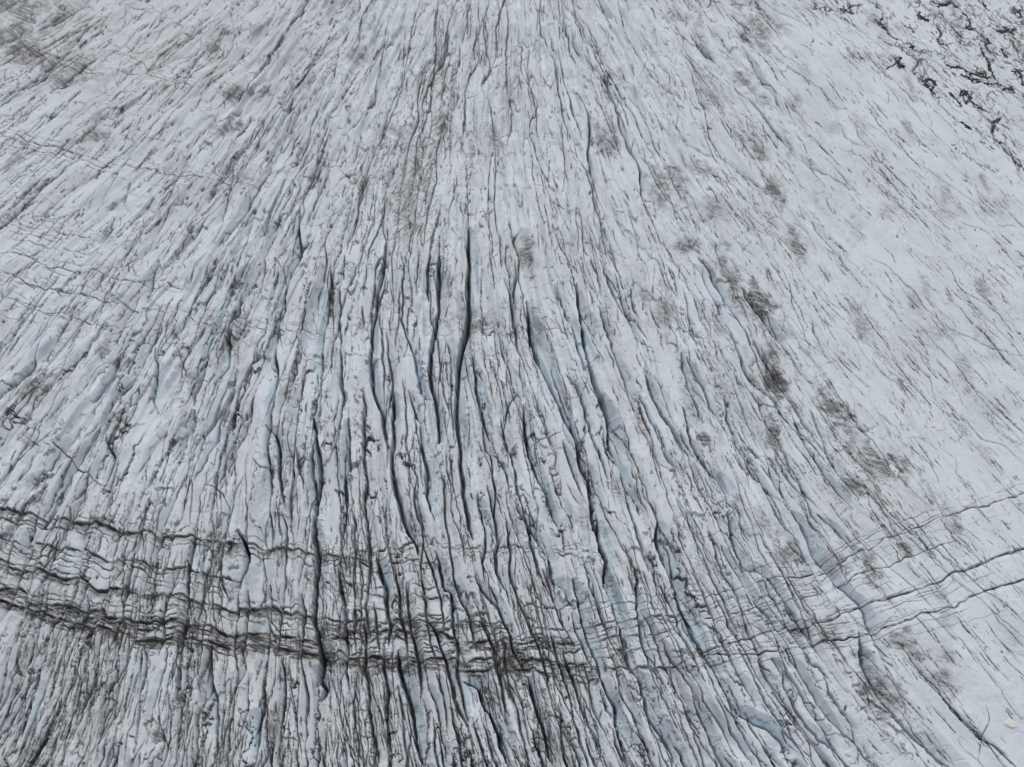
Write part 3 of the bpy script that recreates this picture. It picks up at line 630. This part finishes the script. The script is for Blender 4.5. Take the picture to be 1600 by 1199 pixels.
# ------------------------------------------------------------------ fine cracks, cryoconite dots and hair: thousands of short strokes
def strokes(n, length, dens, wid, amt, wob, heading=None, dash=7.0, groove=0.0, sampler=None, cont=0.25):
    """strokes that follow the flow (heading None) or a set heading; all walked together and stamped into the dirt map"""
    if sampler is not None:
        x, y = sampler(n * 2)
        ok = rs.rand(n * 2) < CLEAN(x, y); x, y = x[ok], y[ok]; n = min(n, len(x))
    else:
        x, y = np.empty(0), np.empty(0)
        while len(x) < n:
            cx, cy = rs.uniform(PX0, PX1, n), rs.uniform(PY0, PY1, n)
            cl = CLEAN(cx, cy)
            ok = rs.rand(n) < dens(cx, cy) * cl
            x, y = np.append(x, cx[ok]), np.append(y, cy[ok])
        x, y = x[:n].copy(), y[:n].copy()
    L = rs.exponential(length, n) + length * .25
    w_ = wid[0] + (wid[1] - wid[0]) * rs.rand(n) ** 1.6
    am = amt[0] + (amt[1] - amt[0]) * rs.rand(n)
    th = np.zeros(n)
    sid = rs.rand(n) * 9999
    st = 0.8
    nstep = int(min(L.max(), length * 4) / st)
    for k in range(nstep):
        s = k * st
        al = np.nonzero(s < L)[0]
        if len(al) == 0:
            break
        xx, yy = x[al], y[al]
        th[al] = th[al] * .9 + rs.randn(len(al)) * wob
        if heading is None:
            hx, hy = flow(xx, yy) + th[al], np.ones(len(al))
        else:
            h = heading(xx, yy) + th[al] + (sid[al] % 1 - .5) * .7
            hx, hy = np.cos(h), np.sin(h)
        q = np.hypot(hx, hy)
        x[al] += hx / q * st; y[al] += hy / q * st
        u = s / L[al]
        env = np.clip(4 * u, 0, 1) * np.clip(4 * (1 - u), 0, 1)
        ds = noise(s / dash + sid[al], sid[al], 91)
        ds2 = noise(s / 2.3 + sid[al], sid[al], 92)
        a_ = am[al] * env ** .5 * np.clip(cont + .55 + ds * 1.1 + ds2 * .3, 0, 1)
        ww = w_[al] * (.7 + .45 * ds2 + .25 * env)
        on = a_ > .06
        gx, gy = (x[al] - PX0)[on] / STEP, (y[al] - PY0)[on] / STEP
        a_, ww = a_[on], np.maximum(ww[on], .45)
        ix, iy = np.round(gx).astype(int), np.round(gy).astype(int)
        R = int(math.ceil(wid[1] * 1.6)) + 1
        good = (ix > R) & (ix < NX - R - 1) & (iy > R) & (iy < NY - R - 1)
        ix, iy, gx, gy, a_, ww = ix[good], iy[good], gx[good], gy[good], a_[good], ww[good]
        for oy in range(-R, R + 1):
            for ox in range(-R, R + 1):
                d2 = (ix + ox - gx) ** 2 + (iy + oy - gy) ** 2
                v = (a_ * np.exp(-d2 / (ww * ww))).astype(np.float32)
                np.maximum.at(dirt, (iy + oy, ix + ox), v)
                if groove:
                    np.maximum.at(fgroove, (iy + oy, ix + ox), v * groove)
fgroove = np.zeros((NY, NX), np.float32)
strokes(3000, 50, lambda x, y: DEN(x, y), (.6, 1.1), (.85, 1.0), .075, groove=1.3, dash=16, cont=.5)
strokes(3600, 14, lambda x, y: DEN(x, y) ** 1.6, (.65, 1.5), (.6, 1.0), .09, groove=1.1, cont=.4)
strokes(2400, 4, lambda x, y: DEN(x, y) ** 2, (.8, 1.9), (.5, 1.0), .2, groove=.8, cont=.6)
strokes(1500, 40, lambda x, y: np.where(x > 1050, .9, .15) * (y < 900), (.5, 1.1), (.3, .75), .22, groove=.5, dash=18, cont=.25)
strokes(2500, 7, lambda x, y: np.where(x > 1050, .8, .3), (.45, .8), (.2, .5), .3, cont=.4)
# bottom and left zones are striped with denser dirt
def zone(x0, x1, y0, y1):
    return lambda n: (rs.uniform(x0, x1, n), rs.uniform(y0, y1, n))
strokes(380, 60, None, (.8, 1.7), (.7, 1.), .05, sampler=zone(-120, 330, 960, 1300), groove=1.0, dash=14)
strokes(300, 60, None, (.8, 1.7), (.7, 1.), .05, sampler=zone(330, 900, 1020, 1300), groove=1.0, dash=14)
strokes(220, 26, None, (.8, 1.4), (.6, 1.), .06, sampler=zone(0, 560, 800, 1040), groove=1.0)
# cross hairs: branching, square to the flow
perp = lambda x, y: np.arctan2(-.62 - 0 * x, 1.0 + 0 * x)
strokes(2600, 9, lambda x, y: .5 * DEN(x, y) + .15, (.45, .8), (.25, .6), .09, heading=perp, cont=.3)
strokes(2600, 14, lambda x, y: np.where((x < 620) & (y < 560), 1., .12), (.45, .8), (.3, .65), .07, heading=lambda x, y: .22 + 0 * x, cont=.3)
strokes(1100, 12, None, (.55, 1.1), (.5, .95), .1, heading=lambda x, y: 2.25 + 0 * x, sampler=lambda n: (640 + rs.randn(n) * 85 + (300 - (yy_ := rs.uniform(60, 420, n))) * .35, yy_), cont=.3)
strokes(650, 13, None, (.7, 1.6), (.5, 1.0), .45, sampler=lambda n: (1600 - np.abs(rs.randn(n)) * 130, np.abs(rs.randn(n)) * 110 - 20), groove=.6, cont=.3, dash=5)
strokes(700, 34, None, (.5, 1.0), (.4, .85), .16, sampler=zone(1050, 1700, -80, 700), groove=.5, cont=.35, dash=9)
strokes(900, 24, None, (.5, 1.0), (.45, .9), .08, heading=lambda x, y: np.arctan2(1., flow(x, y)) + .55, sampler=zone(-100, 1100, -80, 520), groove=.6, cont=.35, dash=9)
strokes(1500, 12, None, (.5, 1.0), (.6, .95), .16, heading=lambda x, y: np.arctan2(1., flow(x, y)) - .5, sampler=zone(-100, 1200, -80, 560), groove=.6, cont=.4, dash=7)
strokes(1900, 20, None, (.5, 1.0), (.6, 1.0), .16, sampler=zone(1000, 1720, -80, 900), groove=.6, cont=.4, dash=7)
strokes(2600, 3, None, (.5, 1.0), (.4, .9), .3, sampler=zone(900, 1720, -80, 1250), groove=.5, cont=.6)
print("strokes", round(time.time() - T0, 1))

# ------------------------------------------------------------------ smudges of ash, combed square to the flow
SM = """1185 240 10 18 .6;1208 300 16 26 .75;1243 375 12 34 .7;1130 408 16 34 .7;1146 442 14 20 .7;1188 478 20 36 .85;1212 600 17 46 .95;1205 560 12 20 .6;1212 680 15 34 .75;1298 640 17 44 .75;1325 665 20 30 .5
1385 730 52 26 .62;1340 700 30 22 .4;1115 330 26 22 .5;825 395 14 26 .7;745 505 36 22 .6;1030 290 20 28 .55;945 222 24 26 .6;1040 490 18 40 .45;1195 160 14 14 .5;1228 868 24 36 .6
1360 890 18 36 .6;1420 1008 30 26 .55;1370 1085 42 36 .65;1480 1070 22 24 .6;1300 990 24 26 .5;1416 862 9 14 1.1;35 22 34 30 .6;90 32 22 22 .75;36 84 26 12 .8;115 130 44 9 .6;368 148 26 12 .6
345 205 18 12 .45;155 212 24 12 .6;412 145 12 8 .7;650 268 18 26 .6;690 200 16 22 .4;1062 30 26 16 .5;330 75 12 8 .5;1100 688 11 11 1.0;640 300 40 60 .35;560 90 20 20 .5;680 95 18 26 .45
370 200 12 14 .7;935 205 10 10 .6;610 210 18 14 .45;1110 160 20 22 .45;960 120 16 10 .4;1090 265 18 16 .4;1070 385 20 12 .6;1400 740 26 18 .5;1330 760 20 26 .5;1190 820 16 20 .45;1150 790 14 16 .45
60 610 26 24 .6;40 690 18 12 .4;190 570 16 14 .5;190 660 18 18 .7;300 590 14 16 .4;360 530 10 20 .6;270 520 12 12 .35;350 650 14 16 .5;60 760 20 14 .5;70 790 14 18 .6;360 860 26 22 .5;490 1010 30 26 .4
770 1090 14 14 .6;860 1160 24 22 .45;640 1110 16 12 .4;1000 900 16 12 .35;820 830 20 14 .3;920 830 14 12 .35;1150 980 24 12 .4;1250 985 30 14 .45;1310 880 20 20 .35;1350 1030 22 20 .45;1220 520 20 12 .3
1340 90 18 12 .3;1240 160 14 18 .35;1165 130 18 18 .5;1300 200 20 16 .3;1390 330 24 14 .25;1480 330 26 14 .25;1560 330 26 20 .3;1470 520 30 12 .25;1560 640 24 16 .2;1580 1000 30 20 .2;250 1150 10 16 .8"""
sm = np.zeros((NY, NX), np.float32)
extra = ['20 50 60 34 .5', '110 110 60 24 .35', '60 95 50 14 .5', '20 0 50 30 .5', '100 20 40 20 .4', '640 250 40 50 .3']
for _ in range(150):
    x = rs.uniform(900, 1560) if rs.rand() < .65 else rs.uniform(0, 900)
    y = rs.uniform(-40, 1180)
    q = rs.uniform(5, 22)
    extra.append("%g %g %g %g %g" % (x, y, q * .7, q * rs.uniform(1.0, 2.4), rs.uniform(.15, .45)))
for ln in (SM.replace("\n", ";") + ";" + ";".join(extra)).split(";"):
    x, y, rx, ry, v = map(float, ln.split())
    R = 2.2
    i0, i1 = int(max(0, (x - rx * R - PX0))), int(min(NX, x + rx * R - PX0))
    j0, j1 = int(max(0, (y - ry * R - PY0))), int(min(NY, y + ry * R - PY0))
    gx, gy = GX[j0:j1, i0:i1], GY[j0:j1, i0:i1]
    m = float(flow(x, y))
    ux = (gx - x - m * (gy - y) * .4) / rx; uy = (gy - y) / ry
    r = np.sqrt(ux ** 2 + uy ** 2) + fbm(gx / 12, gy / 12, 120, 4) * .95
    sm[j0:j1, i0:i1] = np.maximum(sm[j0:j1, i0:i1], v * sstep(1.35, .1, r))
comb = .5 + .75 * noise((GX + GY * 1.3) / 22, (GY - GX * .35) / 1.9, 130) + .45 * noise((GX + GY) / 12, (GY - GX * .5) / 1.3, 131) + .4 * fbm(GX / 3.5, GY / 3.5, 133, 2)
broad = np.clip(fbm(GX / 90, GY / 70, 140, 3) * 1.2, 0, 1) * .12
bcomb = .55 + .7 * noise(GX / 9, (GY - .1 * GX) / 1.8, 135) + .5 * fbm(GX / 5, GY / 4, 136, 2)
dirt2 = (sm * .55 + broad * 1.3) * np.clip(.62 + .36 * comb, 0, 1.2)
smudge = np.clip(sm * 1.3 * np.clip(.5 + .75 * comb + .5 * fbm(GX / 2.2, GY / 2.2, 137, 2), 0, 1.4) + broad * 1.2, 0, 1)
dirt2 = np.maximum(dirt2, bandz * 1.4 * np.clip(bcomb, 0.15, 1.2))
dirt = np.maximum(dirt, BE * np.clip(.8 + .5 * fbm(GX / 2.5, GY / 2.5, 60, 2), 0, 1))
# dirt that has slid against the downstream side of bands
dirt = np.maximum(dirt, 0)
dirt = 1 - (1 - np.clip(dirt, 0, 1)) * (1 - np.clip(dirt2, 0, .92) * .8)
# grimy grey-brown film, stronger at the lower left
film = np.clip(.02 + .18 * np.exp(-((GX - 180) / 260) ** 2 - ((GY - 60) / 160) ** 2) + .25 * fbm(SCO / 16, WY / 9, 150, 3) + .12 * amp + .12 * sstep(700, 1100, GY) * sstep(1200, 200, GX), 0, .5)
print("dirt", round(time.time() - T0, 1))

# ------------------------------------------------------------------ heights
Z = HPX * SC - carve - fgroove * SC * 1.7 - BE * SC * 2.2 - np.clip(sm, 0, 1) * SC * 1.5
grain = fbm(WX / .45, WY / .45, 160, 2) * .028 + fbm(WX / 1.4, WY / 1.4, 163, 2) * .05
Z = (Z + grain).astype(np.float32)

# ------------------------------------------------------------------ extend the sheet to the horizon and behind the viewer
cpx = np.concatenate([-np.geomspace(270, 9000, 34)[::-1][:-1], inner_px, 1600 + np.geomspace(270, 9000, 34)[1:]])
nL = 33
topY = np.geomspace(WYr[0], 9000, 60)[1:]
botY = WYr[-1] - np.geomspace(.15, 600, 50)
def ext_cols(A):
    return np.concatenate([np.repeat(A[:, :1], nL, 1), A, np.repeat(A[:, -1:], nL, 1)], 1)
fullY = np.concatenate([topY[::-1], WYr, botY])
fullS = np.concatenate([(WSr[0] * topY / WYr[0])[::-1], WSr, np.full(len(botY), WSr[-1])])
FX = (cpx[None, :] - 800) * fullS[:, None]
FY = np.repeat(fullY[:, None], len(cpx), 1)
nT, nB = len(topY), len(botY)
def full(A, far):
    A = ext_cols(A)
    t = np.repeat(A[:1], nT, 0); b = np.repeat(A[-1:], nB, 0)
    ft = np.clip(np.arange(1, nT + 1)[::-1] / 3.0, 0, 1)[:, None]; fb = np.clip(np.arange(1, nB + 1) / 3.0, 0, 1)[:, None]
    A = np.vstack([t * (1 - ft) + far * ft, A, b * (1 - fb) + far * fb])
    fc = np.zeros(len(cpx)); fc[:nL] = np.clip((nL - np.arange(nL)) / 3.0, 0, 1); fc[-nL:] = np.clip((np.arange(nL) + 1) / 3.0, 0, 1)
    return (A * (1 - fc) + far * fc).astype(np.float32)
far_z = fbm(FX / 60, FY / 60, 170, 3) * 2.0 * np.ones_like(FX)
FZ = full(Z, 0.0)
edge = np.ones_like(FX); edge[nT:nT + NY, nL:nL + NX] = 0
FZ = FZ + far_z * edge * np.clip(np.maximum(np.abs(FX) / 400 - .4, np.maximum(FY / 600 - .4, 0)), 0, 1)
FD_ = full(dirt, .12); FB = full(blue, 0); FF = full(film, .15); FM = full(smudge, .08)
FID = np.zeros(FX.shape, np.int16); FID[nT:nT + NY, nL:nL + NX] = cid
nr, nc = FX.shape
print("grid", nr, nc, round(time.time() - T0, 1))

# ------------------------------------------------------------------ materials
def new_mat(name):
    m = bpy.data.materials.new(name); m.use_nodes = True
    n = m.node_tree
    return m, n, n.nodes["Principled BSDF"]
def N(n, t, **kw):
    d = n.nodes.new(t)
    for k, v in kw.items():
        if k in d.inputs: d.inputs[k].default_value = v
        else: setattr(d, k, v)
    return d
def mix(n, fac, a, b):
    d = n.nodes.new("ShaderNodeMix"); d.data_type = 'RGBA'
    for k, v in ((0, fac), (6, a), (7, b)):
        if hasattr(v, "is_output"): n.links.new(v, d.inputs[k])
        else: d.inputs[k].default_value = v
    return d.outputs[2]
def math_(n, op, a, b=None, c=None, clamp=False):
    d = n.nodes.new("ShaderNodeMath"); d.operation = op; d.use_clamp = clamp
    for k, v in enumerate((a, b, c)):
        if v is None: continue
        if hasattr(v, "is_output"): n.links.new(v, d.inputs[k])
        else: d.inputs[k].default_value = v
    return d.outputs[0]

ice, n, P = new_mat("glacier_ice")
geo = N(n, "ShaderNodeNewGeometry")
pos = geo.outputs["Position"]
ad = N(n, "ShaderNodeAttribute", attribute_name="dirt"); ab = N(n, "ShaderNodeAttribute", attribute_name="clean_blue"); af = N(n, "ShaderNodeAttribute", attribute_name="film"); am_ = N(n, "ShaderNodeAttribute", attribute_name="smudge")
def tex(scale, det=3.0, rough=.55):
    t = N(n, "ShaderNodeTexNoise", Scale=scale, Detail=det, Roughness=rough); n.links.new(pos, t.inputs["Vector"]); return t.outputs["Fac"]
g1, g2, g3 = tex(3.2, 4, .7), tex(.35, 4), tex(9.0, 2, .6)
c0 = mix(n, g2, (.52, .577, .638, 1), (.61, .668, .725, 1))
c1 = mix(n, math_(n, 'MULTIPLY', ab.outputs["Fac"], .8), c0, (.40, .515, .595, 1))
fl = math_(n, 'MULTIPLY', af.outputs["Fac"], math_(n, 'MULTIPLY_ADD', g1, 1.6, .2))
c2 = mix(n, fl, c1, (.34, .325, .31, 1))
c2 = mix(n, math_(n, 'MULTIPLY', am_.outputs["Fac"], math_(n, 'MULTIPLY_ADD', g3, 1.6, .1), clamp=True), c2, (.125, .125, .128, 1))
sp = math_(n, 'MULTIPLY_ADD', g1, 1.5, -.75)
sp2 = math_(n, 'MULTIPLY_ADD', g3, .8, -.4)
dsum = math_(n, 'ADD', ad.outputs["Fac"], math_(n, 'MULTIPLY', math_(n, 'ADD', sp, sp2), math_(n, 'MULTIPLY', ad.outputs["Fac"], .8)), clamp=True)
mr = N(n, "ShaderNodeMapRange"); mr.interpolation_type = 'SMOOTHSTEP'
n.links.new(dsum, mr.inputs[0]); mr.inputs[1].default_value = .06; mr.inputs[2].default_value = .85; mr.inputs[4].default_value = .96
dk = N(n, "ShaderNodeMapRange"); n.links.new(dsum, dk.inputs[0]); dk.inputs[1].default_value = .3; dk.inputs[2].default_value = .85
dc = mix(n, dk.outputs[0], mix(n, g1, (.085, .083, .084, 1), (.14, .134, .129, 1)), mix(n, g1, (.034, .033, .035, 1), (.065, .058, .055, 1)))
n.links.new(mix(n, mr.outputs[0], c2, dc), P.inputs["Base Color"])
P.inputs["Roughness"].default_value = .62
P.inputs["IOR"].default_value = 1.31
P.inputs["Specular IOR Level"].default_value = .35
bp = N(n, "ShaderNodeBump", Strength=.35, Distance=.08); n.links.new(math_(n, 'ADD', g1, g3), bp.inputs["Height"]); n.links.new(bp.outputs[0], P.inputs["Normal"])

# ------------------------------------------------------------------ the ice sheet as meshes that share their borders
def grid_mesh(name, quads):
    """quads: (n,4) grid vertex numbers"""
    used, inv = np.unique(quads.ravel(), return_inverse=True)
    co = np.stack([FX.ravel()[used], FY.ravel()[used], FZ.ravel()[used]], 1).astype(np.float32)
    org = np.zeros(3) if name == "glacier" else np.array([co[:, 0].mean(), co[:, 1].mean(), co[:, 2].min()])
    me = bpy.data.meshes.new(name)
    nq = len(quads)
    me.vertices.add(len(used)); me.vertices.foreach_set("co", (co - org.astype(np.float32)).ravel())
    me.loops.add(nq * 4); me.loops.foreach_set("vertex_index", inv.astype(np.int32).ravel())
    me.polygons.add(nq)
    me.polygons.foreach_set("loop_start", np.arange(0, nq * 4, 4, dtype=np.int32))
    me.polygons.foreach_set("loop_total", np.full(nq, 4, np.int32))
    me.update(calc_edges=True)
    me.polygons.foreach_set("use_smooth", np.ones(nq, bool))
    for nm, A in (("dirt", FD_), ("clean_blue", FB), ("film", FF), ("smudge", FM)):
        at = me.attributes.new(nm, 'FLOAT', 'POINT'); at.data.foreach_set("value", A.ravel()[used].astype(np.float32))
    me.materials.append(ice)
    o = bpy.data.objects.new(name, me); o.location = org; COL.objects.link(o)
    return o
idx = np.arange(nr * nc).reshape(nr, nc)
quads = np.stack([idx[:-1, :-1], idx[1:, :-1], idx[1:, 1:], idx[:-1, 1:]], -1).reshape(-1, 4)
qid = FID[:-1, :-1].ravel()
g = grid_mesh("glacier", quads[qid == 0]); g["kind"] = "structure"; g["label"] = "pale furrowed glacier ice striped with dark ash"
for k, lab in enumerate(named):
    q = quads[qid == k + 1]
    if len(q) < 30: print("tiny crevasse", lab); continue
    o = grid_mesh("crevasse", q)
    o["label"] = lab; o["category"] = "crevasse"; o["group"] = "crevasses along the flow of the glacier"
print("mesh", round(time.time() - T0, 1))

# ------------------------------------------------------------------ loose things lying on the ice
def ground(px, py):
    u, v = (px - PX0) / STEP, (py - PY0) / STEP
    i, j = int(np.clip(u, 0, NX - 2)), int(np.clip(v, 0, NY - 2))
    x, y = to_world(px, py)
    return float(x), float(y), float(Z[j:j + 2, i:i + 2].mean())
snow, n, P = new_mat("old_snow")
geo = N(n, "ShaderNodeNewGeometry")
t = N(n, "ShaderNodeTexNoise", Scale=4.0, Detail=5.0); n.links.new(geo.outputs["Position"], t.inputs["Vector"])
n.links.new(mix(n, t.outputs["Fac"], (.54, .54, .54, 1), (.66, .657, .65, 1)), P.inputs["Base Color"])
P.inputs["Roughness"].default_value = .8
bp = N(n, "ShaderNodeBump", Strength=.4, Distance=.05); n.links.new(t.outputs["Fac"], bp.inputs["Height"]); n.links.new(bp.outputs[0], P.inputs["Normal"])
grit, n, P = new_mat("black_grit")
geo = N(n, "ShaderNodeNewGeometry")
t = N(n, "ShaderNodeTexNoise", Scale=2.5, Detail=5.0); n.links.new(geo.outputs["Position"], t.inputs["Vector"])
n.links.new(mix(n, t.outputs["Fac"], (.028, .030, .034, 1), (.075, .078, .084, 1)), P.inputs["Base Color"])
P.inputs["Roughness"].default_value = .9

def link_mesh(name, V, F, m, loc):
    me = bpy.data.meshes.new(name)
    me.from_pydata([tuple(v) for v in V], [], F)
    me.update()
    me.polygons.foreach_set("use_smooth", np.ones(len(F), bool))
    me.materials.append(m)
    o = bpy.data.objects.new(name, me); o.location = loc; COL.objects.link(o)
    return o
SNOW = [(1465, 667, 7.5, 5.5, "rounded snow patch alone on the clean ice, farthest up the right side"),
        (1373, 669, 4.5, 2.6, "tiny thin snow patch left of the rounded one, beside a grey ash smudge"),
        (1288, 696, 4, 5, "small snow scrap wedged in the crack where the dark smudge ends"),
        (1397, 734, 4.5, 9, "narrow upright snow patch at the middle of the broad grey stain"),
        (1553, 776, 7, 6, "angular snow patch nearest the right edge of the ice"),
        (1507, 788, 6, 4, "flat snow patch sitting on a thin crossing crack, left of the angular one"),
        (1347, 786, 7, 5, "ragged snow patch at the foot of the long pale crack edge"),
        (1391, 797, 6, 4.5, "snow patch just above the fan of dark cracks"),
        (1429, 886, 4, 3.5, "small snow scrap under the black ash hole"),
        (1579, 1131, 7, 6, "lone snow patch low down near the right edge")]
for px, py, rx, ry, lab in SNOW:
    x, y, z = ground(px, py)
    s_ = float(row_geom(py)[1])
    yf = abs(float(row_geom(py - 1)[0] - row_geom(py)[0]))       # metres of ground per photo row
    n_ = 28
    ang = np.arange(n_) * 2 * math.pi / n_
    rr = 1 + .35 * noise(np.cos(ang) * 2.1 + px, np.sin(ang) * 2.1 + py, 5) + .45 * np.abs(noise(np.cos(ang) * 4 + px, np.sin(ang) * 4 + py, 6)) + .12 * rs.randn(n_)
    V, F = [], []
    rings = [(1.03, -.3), (1.0, .01), (.94, .05), (.6, .06), (.3, .065)]
    for k_, (q, h) in enumerate(rings):
        for a in range(n_):
            V.append((math.cos(ang[a]) * rx * s_ * rr[a] * q, math.sin(ang[a]) * ry * yf * rr[a] * q, h + .012 * rs.randn() * (k_ > 1)))
    V.append((0, 0, .07)); V.append((0, 0, -.25))
    for k_ in range(len(rings) - 1):
        for a in range(n_):
            b = (a + 1) % n_
            F.append((k_ * n_ + a, k_ * n_ + b, (k_ + 1) * n_ + b, (k_ + 1) * n_ + a))
    for a in range(n_):
        b = (a + 1) % n_
        F.append(((len(rings) - 1) * n_ + a, (len(rings) - 1) * n_ + b, len(V) - 2)); F.append((b, a, len(V) - 1))
    o = link_mesh("snow_patch", V, F, snow, (x, y, z))
    o["label"] = lab; o["category"] = "snow patch"; o["group"] = "old snow patches on the right of the glacier"

DEB = [("780,20 790,60 760,50;740,45 800,70;780,40 830,30", 60, 12, "small black grit clump at the top edge left of the others"),
       ("940,80 930,110 950,140 985,185 1000,195;900,100 940,120", 120, 10, "hooked streak of black grit trailing down right from a knot"),
       ("1100,70 1150,100 1130,90;1075,110 1100,130;1120,80 1110,60", 70, 11, "short black grit smear under the top edge"),
       ("960,325 1000,300 1020,280;1010,300 1040,315;1000,280 1020,320", 90, 10, "star shaped black grit clump standing alone on smooth ice"),
       ("1130,380 1160,370 1190,400;1150,400 1180,440;1140,395 1170,415 1185,380", 130, 13, "compact black grit clump at the end of a beaded crack"),
       ("1240,310 1300,320 1360,350 1420,370;1310,350 1400,390 1470,400;1380,340 1440,370", 340, 15, "largest black grit field, a long dense mat"),
       ("1400,230 1430,280 1445,330 1460,370", 130, 11, "narrow upright streak of black grit joining the largest field from above"),
       ("1470,400 1540,420 1500,430;1540,400 1550,440;1440,470 1450,430 1480,450", 130, 12, "frayed black grit clump at the lower right end of the largest field"),
       ("1305,430 1330,430 1350,460 1330,480;1350,470 1420,515;1310,450 1330,425", 120, 11, "ring shaped black grit clump below the largest field"),
       ("1255,435 1290,465 1310,500", 45, 8, "thin slanting black grit streak left of the ring shaped clump"),
       ("1475,155 1530,150 1560,140;1510,130 1550,170;1520,190 1590,230", 160, 14, "blotchy black grit clump close to the right edge"),
       ("1560,30 1590,60 1580,80;1570,50 1599,40", 110, 15, "black grit clump cut by the right edge at the very top"),
       ("1170,5 1220,20 1250,10;1200,30 1260,20 1290,40", 120, 12, "wide black grit smear along the top edge"),
       ("1310,60 1340,90 1350,140 1330,120;1320,130 1370,140", 90, 10, "faint speckled grit clump between the top smear and the largest field"),
       ("1400,190 1440,200 1430,180;1440,240 1420,210", 40, 9, "tiny black grit clump above the narrow upright streak"),
       ("1500,230 1520,270;1490,190 1510,200", 40, 9, "two touching grit specks between the streak and the right edge"),
       ("1310,570 1350,600 1335,585", 60, 11, "brownish grit clump where the beaded crack turns"),
       ("1455,570 1490,555 1460,600 1470,650 1500,670", 80, 7, "curled string of black grit low in the dark corner"),
       ("1540,340 1580,350 1599,400;1560,330 1599,340", 90, 9, "black grit streak running off the right edge beside the largest field"),
       ("1190,120 1210,160 1200,200 1240,220", 60, 7, "crooked string of black grit hanging below the top smear"),
       ("1060,240 1080,235;1070,290 1090,330 1110,350", 60, 8, "beaded grit string left of the compact clump"),
       ("1410,0 1440,50;1345,20 1370,70", 60, 7, "two slanting grit strokes at the top edge")]
ico_v = np.array([(1, 0, 0), (0, 1, 0), (-1, 0, 0), (0, -1, 0), (0, 0, .8), (0, 0, -.5)], float)
ico_f = [(0, 1, 4), (1, 2, 4), (2, 3, 4), (3, 0, 4), (1, 0, 5), (2, 1, 5), (3, 2, 5), (0, 3, 5)]
for txt, cnt, spread, lab in DEB:
    segs = [resample(pts(3, q), 1.0) for q in txt.split(";")]
    kept = segs[0]
    for sg in segs[1:]:                       # a strand that lies apart from the clump is only a stain in the ice
        dd_ = np.hypot(kept[:, None, 0] - sg[None, :, 0], kept[:, None, 1] - sg[None, :, 1])
        a_, b_ = np.unravel_index(dd_.argmin(), dd_.shape)
        if dd_.min() < 9:
            kept = np.vstack([kept, resample(np.array([kept[a_], sg[b_] + .01]), 1.0), sg])
    allp = kept
    spine = list(kept)
    cx, cy, cz = ground(*allp.mean(0))
    V, F = [], []
    for c_ in range(int(cnt * 8) + len(spine)):
        q = allp[rs.randint(len(allp))] if c_ >= len(spine) else spine[c_]
        r_ = spread / 3.0 * .55
        d = rs.randn(2) * r_ * (.35 + .65 * rs.rand()) * (1 if c_ >= len(spine) else .1)
        px, py = q[0] + d[0] + d[1] * .5, q[1] + d[1] * .8
        if c_ >= len(spine) and np.hypot(*d) > r_ * 1.3: continue
        if c_ >= len(spine) and fbm(px / 3.4, py / 2.2, 201, 2) < np.hypot(*d) / r_ * .45 - .35: continue
        x, y, z = ground(px, py)
        sz = .10 + .26 * rs.rand() ** 2
        if c_ < len(spine): sz = max(sz, .24)
        th = rs.rand() * 6.28
        M = ico_v * (1 + .35 * rs.randn(6, 1) * .6) * [sz * rs.uniform(1, 1.9), sz, sz * .55]
        c, s2 = math.cos(th), math.sin(th)
        M = np.stack([M[:, 0] * c - M[:, 1] * s2, M[:, 0] * s2 + M[:, 1] * c, M[:, 2]], 1) + [x - cx, y - cy, z - cz + sz * .1]
        b = len(V)
        V.extend(M); F.extend([tuple(b + k_ for k_ in f) for f in ico_f])
    o = link_mesh("grit_clump", np.array(V), F, grit, (cx, cy, cz))
    o["label"] = lab; o["category"] = "grit"; o["group"] = "black grit clumps in the top right corner"
print("done", round(time.time() - T0, 1))
